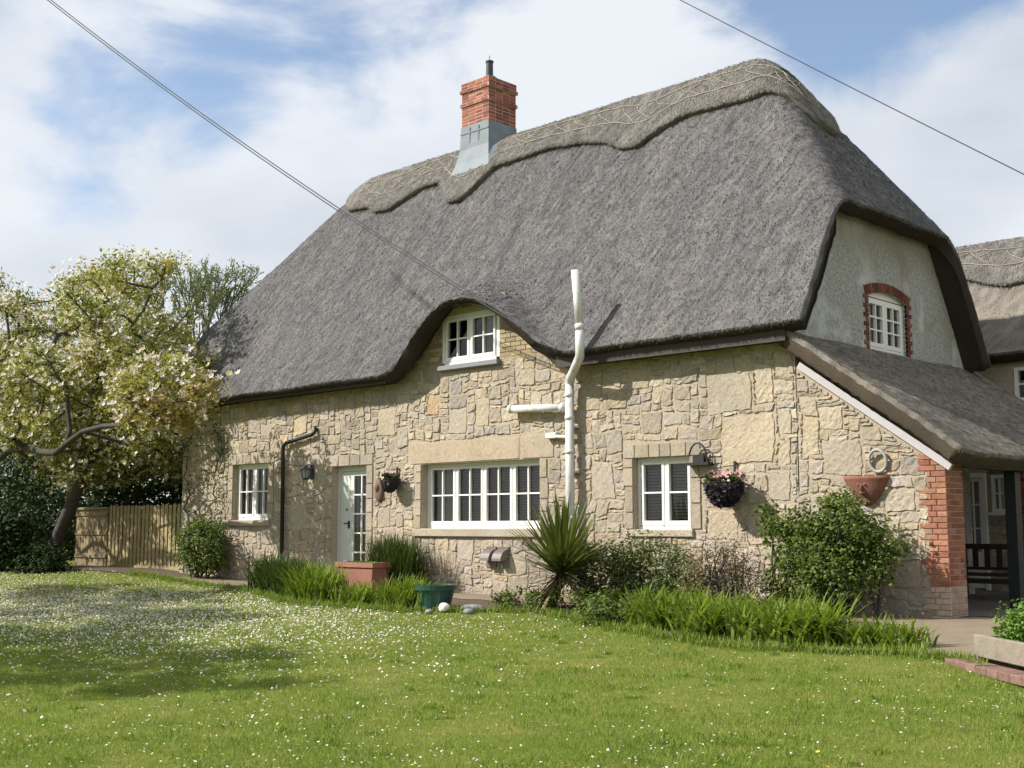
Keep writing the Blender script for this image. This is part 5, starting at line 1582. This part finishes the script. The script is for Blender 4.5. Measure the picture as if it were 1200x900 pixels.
for i, (x, y, rr, lab) in enumerate([(-4.55, -2.05, (.22, .14, .07), 'flat grey slate beside the white stone'), (-4.95, -2.62, (.07, .06, .04), 'small grey pebble in front of the white stone'), (-4.35, -2.35, (.1, .08, .06), 'grey pebble right of the flat slate')]):
    rock('grey_stone', (x, y, float(gz(x, y)) + .04), rr, 'slate', lab, 5 + i)
# raised bed of old sleepers
rb = empty('raised_bed', (4.6, -2.7, -.2), 'raised bed edged with weathered timber at the right edge of the lawn', 'raised bed')
d1 = np.array((.75, -.661, 0)); d2 = np.array((.661, .75, 0)); A0 = np.array((3.82, -3.12, -.2))
B1 = Basis(A0, d1, (0, 0, 1), -d2); B2 = Basis(A0, d2, (0, 0, 1), -d1)
mb = MB(); bbox(mb, B1, 0, 2.6, .10, .32, -.07, 0, b=.01); o = mb.build('sleeper', M['sleeper']); adopt(rb, o)
mb = MB(); bbox(mb, B2, .003, 2.0, .06, .31, -.09, -.005, b=.01); o = mb.build('sleeper', M['sleeper']); adopt(rb, o)
mb = MB(); box(mb, B1, .07, 2.6, .0, .24, -2.0, -.075); o = mb.build('compost', M['soil']); adopt(rb, o)
eg = empty('brick_edging', (4.3, -3.4, -.2), 'low edging of red bricks laid below the raised bed timber', 'edging')
rr_ = np.random.default_rng(2)
for i in range(9):
    mb = MB(); bbox(mb, B1, .02 + i * .225, .02 + i * .225 + .215, .0, .085 + rr_.uniform(-.006, .006), .09, .32, b=.008, col=np.array((.21, .12, .095)) * rr_.uniform(.85, 1.2))
    o = mb.build('brick', M['brick']); adopt(eg, o)
pc_ = A0 + d1 * .62 + d2 * .42
bush('herb_patch', 'fresh green leafy herbs filling the raised bed', 'plant', [((pc_[0], pc_[1], .2), (.40, .36, .24), 1), ((pc_[0] + .75, pc_[1] - .35, .22), (.6, .5, .27), 1)], 6200, 'herb_leaf', .055, 130, 8, base=(float(pc_[0]), float(pc_[1]), .05))
rock('edging_stone', A0 + d1 * .02 + d2 * .45 + np.array((.12, .05, .36)), (.24, .12, .05), 'greyrock', 'flat grey stone on the corner of the raised bed', 9)
# bench in the porch
bn = empty('garden_bench', (.95, 4.4, .05), 'dark wooden bench standing under the porch roof', 'bench')
def bp(name, *a):
    mb = MB(); bbox(mb, WORLD, *a, b=.006); o = mb.build(name, M['darkwood']); adopt(bn, o)
for x in (.35, 1.5):
    bp('leg', x - .04, x + .04, 4.1, 4.18, .04, .62); bp('leg', x - .04, x + .04, 4.62, 4.7, .04, .92)
    bp('armrest', x - .045, x + .045, 4.06, 4.72, .62, .66)
bp('seat', .3, 1.55, 4.1, 4.6, .42, .46)
bp('rail', .39, 1.46, 4.63, 4.69, .84, .93); bp('rail', .39, 1.46, 4.63, 4.69, .50, .55)
for i in range(5): bp('slat', .5 + i * .2, .59 + i * .2, 4.645, 4.675, .55, .84)
bp('rail', .39, 1.46, 4.11, 4.16, .30, .38)
bush('porch_plant', 'dark foliage in the shade of the porch beside the bench', 'plant', [((.35, 4.0, 1.0), (.14, .2, .3), 1)], 500, 'dark_leaf', .08, 133, 4, base=(.35, 4.0, .05))

# ------------------------------------------------------------------ cables
def cable(name, pts, sag, rad, m, label, gap=0, group=None):
    A, B_ = np.array(pts[0], float), np.array(pts[1], float)
    mb = MB(); t = np.linspace(0, 1, 60)[:, None]
    P = A + (B_ - A) * t; P[:, 2] -= sag * 4 * (t * (1 - t))[:, 0]
    offs = [np.zeros(3)] if not gap else [np.array((0, 0, gap)), np.array((0, 0, -gap))]
    for o_ in offs: tube(mb, P + o_ * np.minimum(1, t * 12), rad, 6)
    return tag(mb.build(name, M[m]), label, 'cable', group)
P0 = np.array((-4.13, -.62, 4.19)); P1 = np.array((-12.79, -5.0, 11.43))
cable('overhead_cable', (P0, P0 + (P1 - P0) * 1.45), .42, .011, 'cable', 'twin overhead cable running from the eave up across the thatch to upper left', gap=.028)
Q0, Q1 = np.array((1.87, -5, 6.88)), np.array((5.27, -5, 4.32))
cable('overhead_cable', (Q0 + (Q0 - Q1) * 1.6, Q1 + (Q1 - Q0) * 1.2), .10, .006, 'thincable', 'thin single overhead cable in the sky at upper right')

# ------------------------------------------------------------------ lawn detail
def in_view(n, near, far, half, rg):
    """random lawn points, denser towards the viewer's end of the garden"""
    d = near * (far / near) ** rg.random(n)
    a = R(133.83) + R(half) * rg.uniform(-1, 1, n)
    return CAM[0] + d * np.cos(a), CAM[1] + d * np.sin(a), d
def on_lawn(x, y): return (y < bed_edge(x) - .02) & (x > -27)
rg = np.random.default_rng(200)
n = 620000
x, y, d = in_view(n, 6.0, 34, 31, rg)
k = on_lawn(x, y); x, y, d = x[k], y[k], d[k]; n = len(x)
z = gz(x, y)
P = np.stack([x, y, z], 1)
patch = snoise(np.stack([x, y, x * 0], 1), .9, 41) * .5 + snoise(np.stack([x, y, x * 0], 1), 3.1, 42) * .3
az = rg.uniform(0, 2 * np.pi, n); ln_ = rg.uniform(.1, .75, n); h = rg.uniform(.018, .045, n) * (1 + .15 * patch)
w = np.maximum(.0022, d * .00022)
s = np.stack([-np.sin(az), np.cos(az), 0 * az], 1) * w[:, None]
tip = P + np.stack([np.cos(az) * np.sin(ln_), np.sin(az) * np.sin(ln_), np.cos(ln_)], 1) * h[:, None]
V = np.stack([P - s, P + s, tip], 1).reshape(-1, 3)
mb = MB(); mb.add(V, (np.arange(n) * 3)[:, None] + np.arange(3), var=np.repeat(np.clip(rg.normal(.5, .2, n) + .34 * patch, 0, 1), 3))
tag(mb.build('lawn_grass', M['grass']), 'short mown grass blades covering the lawn', 'grass', kind='stuff')
# coarser darker tussocks and clover scattered in the turf
tx, ty, td = in_view(620, 6.2, 26, 30, rg); k = on_lawn(tx, ty); tx, ty = tx[k], ty[k]
q = np.repeat(np.arange(len(tx)), 46); rr_ = rg.uniform(.03, .16, len(tx))[q]
x = tx[q] + rg.normal(size=len(q)) * rr_; y = ty[q] + rg.normal(size=len(q)) * rr_; k = on_lawn(x, y); x, y = x[k], y[k]
mb = MB(); strap(mb, rg, np.stack([x, y, gz(x, y)], 1), rg.uniform(.03, .075, len(x)), .0028, rg.uniform(.2, 1.1, len(x)), rg.uniform(.2, 1, len(x)), seg=2, var=rg.uniform(0, .55, len(x)))
tag(mb.build('grass_tussocks', M['grass']), 'slightly longer darker tussocks scattered through the lawn', 'grass', kind='stuff')
# longer tufts along the lawn edge
n = 9000; x = rg.uniform(-17, 4.2, n); y = bed_edge(x) + rg.normal(-.03, .07, n)
mb = MB(); strap(mb, rg, np.stack([x, y, gz(x, y)], 1), rg.uniform(.06, .16, n), .004, rg.uniform(.1, .8, n), rg.uniform(.2, 1, n), seg=2)
tag(mb.build('edge_grass', M['grass']), 'longer grass tufts where the lawn meets the beds', 'grass', kind='stuff')
def flecks(name, x, y, size, lift, tilt, m, label, kk=6, var=None):
    n = len(x); z = gz(x, y) + lift
    nn = rg.normal(0, tilt, (n, 3)); nn[:, 2] = 1; nn /= np.linalg.norm(nn, axis=1, keepdims=True)
    t = rg.normal(size=(n, 3)); t -= nn * (t * nn).sum(1, keepdims=True); t /= np.linalg.norm(t, axis=1, keepdims=True); b = np.cross(nn, t)
    c = np.stack([x, y, z], 1); rows_ = []
    for i in range(kk):
        a = 2 * math.pi * i / kk
        rows_.append(c + t * (math.cos(a) * size)[:, None] + b * (math.sin(a) * size * .72)[:, None] + nn * (size * .15 * (i % 2))[:, None])
    mb = MB(); mb.add(np.stack(rows_, 1).reshape(-1, 3), (np.arange(n) * kk)[:, None] + np.arange(kk), var=np.repeat(rg.random(n), kk))
    return tag(mb.build(name, M[m]), label, 'flowers', kind='stuff')
x, y, d = in_view(9500, 6.2, 27, 30, rg)
cl_ = snoise(np.stack([x, y, x * 0], 1), .8, 61)
k = on_lawn(x, y) & (rg.random(len(x)) < .55 + .45 * cl_); x, y = x[k], y[k]
flecks('daisies', x, y, rg.uniform(.006, .0125, len(x)), rg.uniform(.022, .045, len(x)), .35, 'petal', 'white daisies scattered through the lawn')
n = 62000
x = rg.normal(-12.5, 5.0, n); y = rg.normal(-5.4, 2.4, n)
cl_ = snoise(np.stack([x, y, x * 0], 1), .7, 71)
k = on_lawn(x, y) & (x < 1) & (rg.random(n) < .6 + .4 * cl_); x, y = x[k], y[k]
flecks('fallen_petals', x, y, rg.uniform(.008, .019, len(x)), rg.uniform(.012, .04, len(x)), .6, 'petal', 'white fallen magnolia petals lying thickly on the left of the lawn')
n = 42; x, y, d = in_view(n, 6.5, 12, 24, rg); k = on_lawn(x, y); x, y = x[k], y[k]
flecks('buttercups', x, y, rg.uniform(.012, .02, len(x)), rg.uniform(.03, .045, len(x)), .3, 'yellow', 'few small yellow flowers in the near lawn') if 'yellow' in M else None
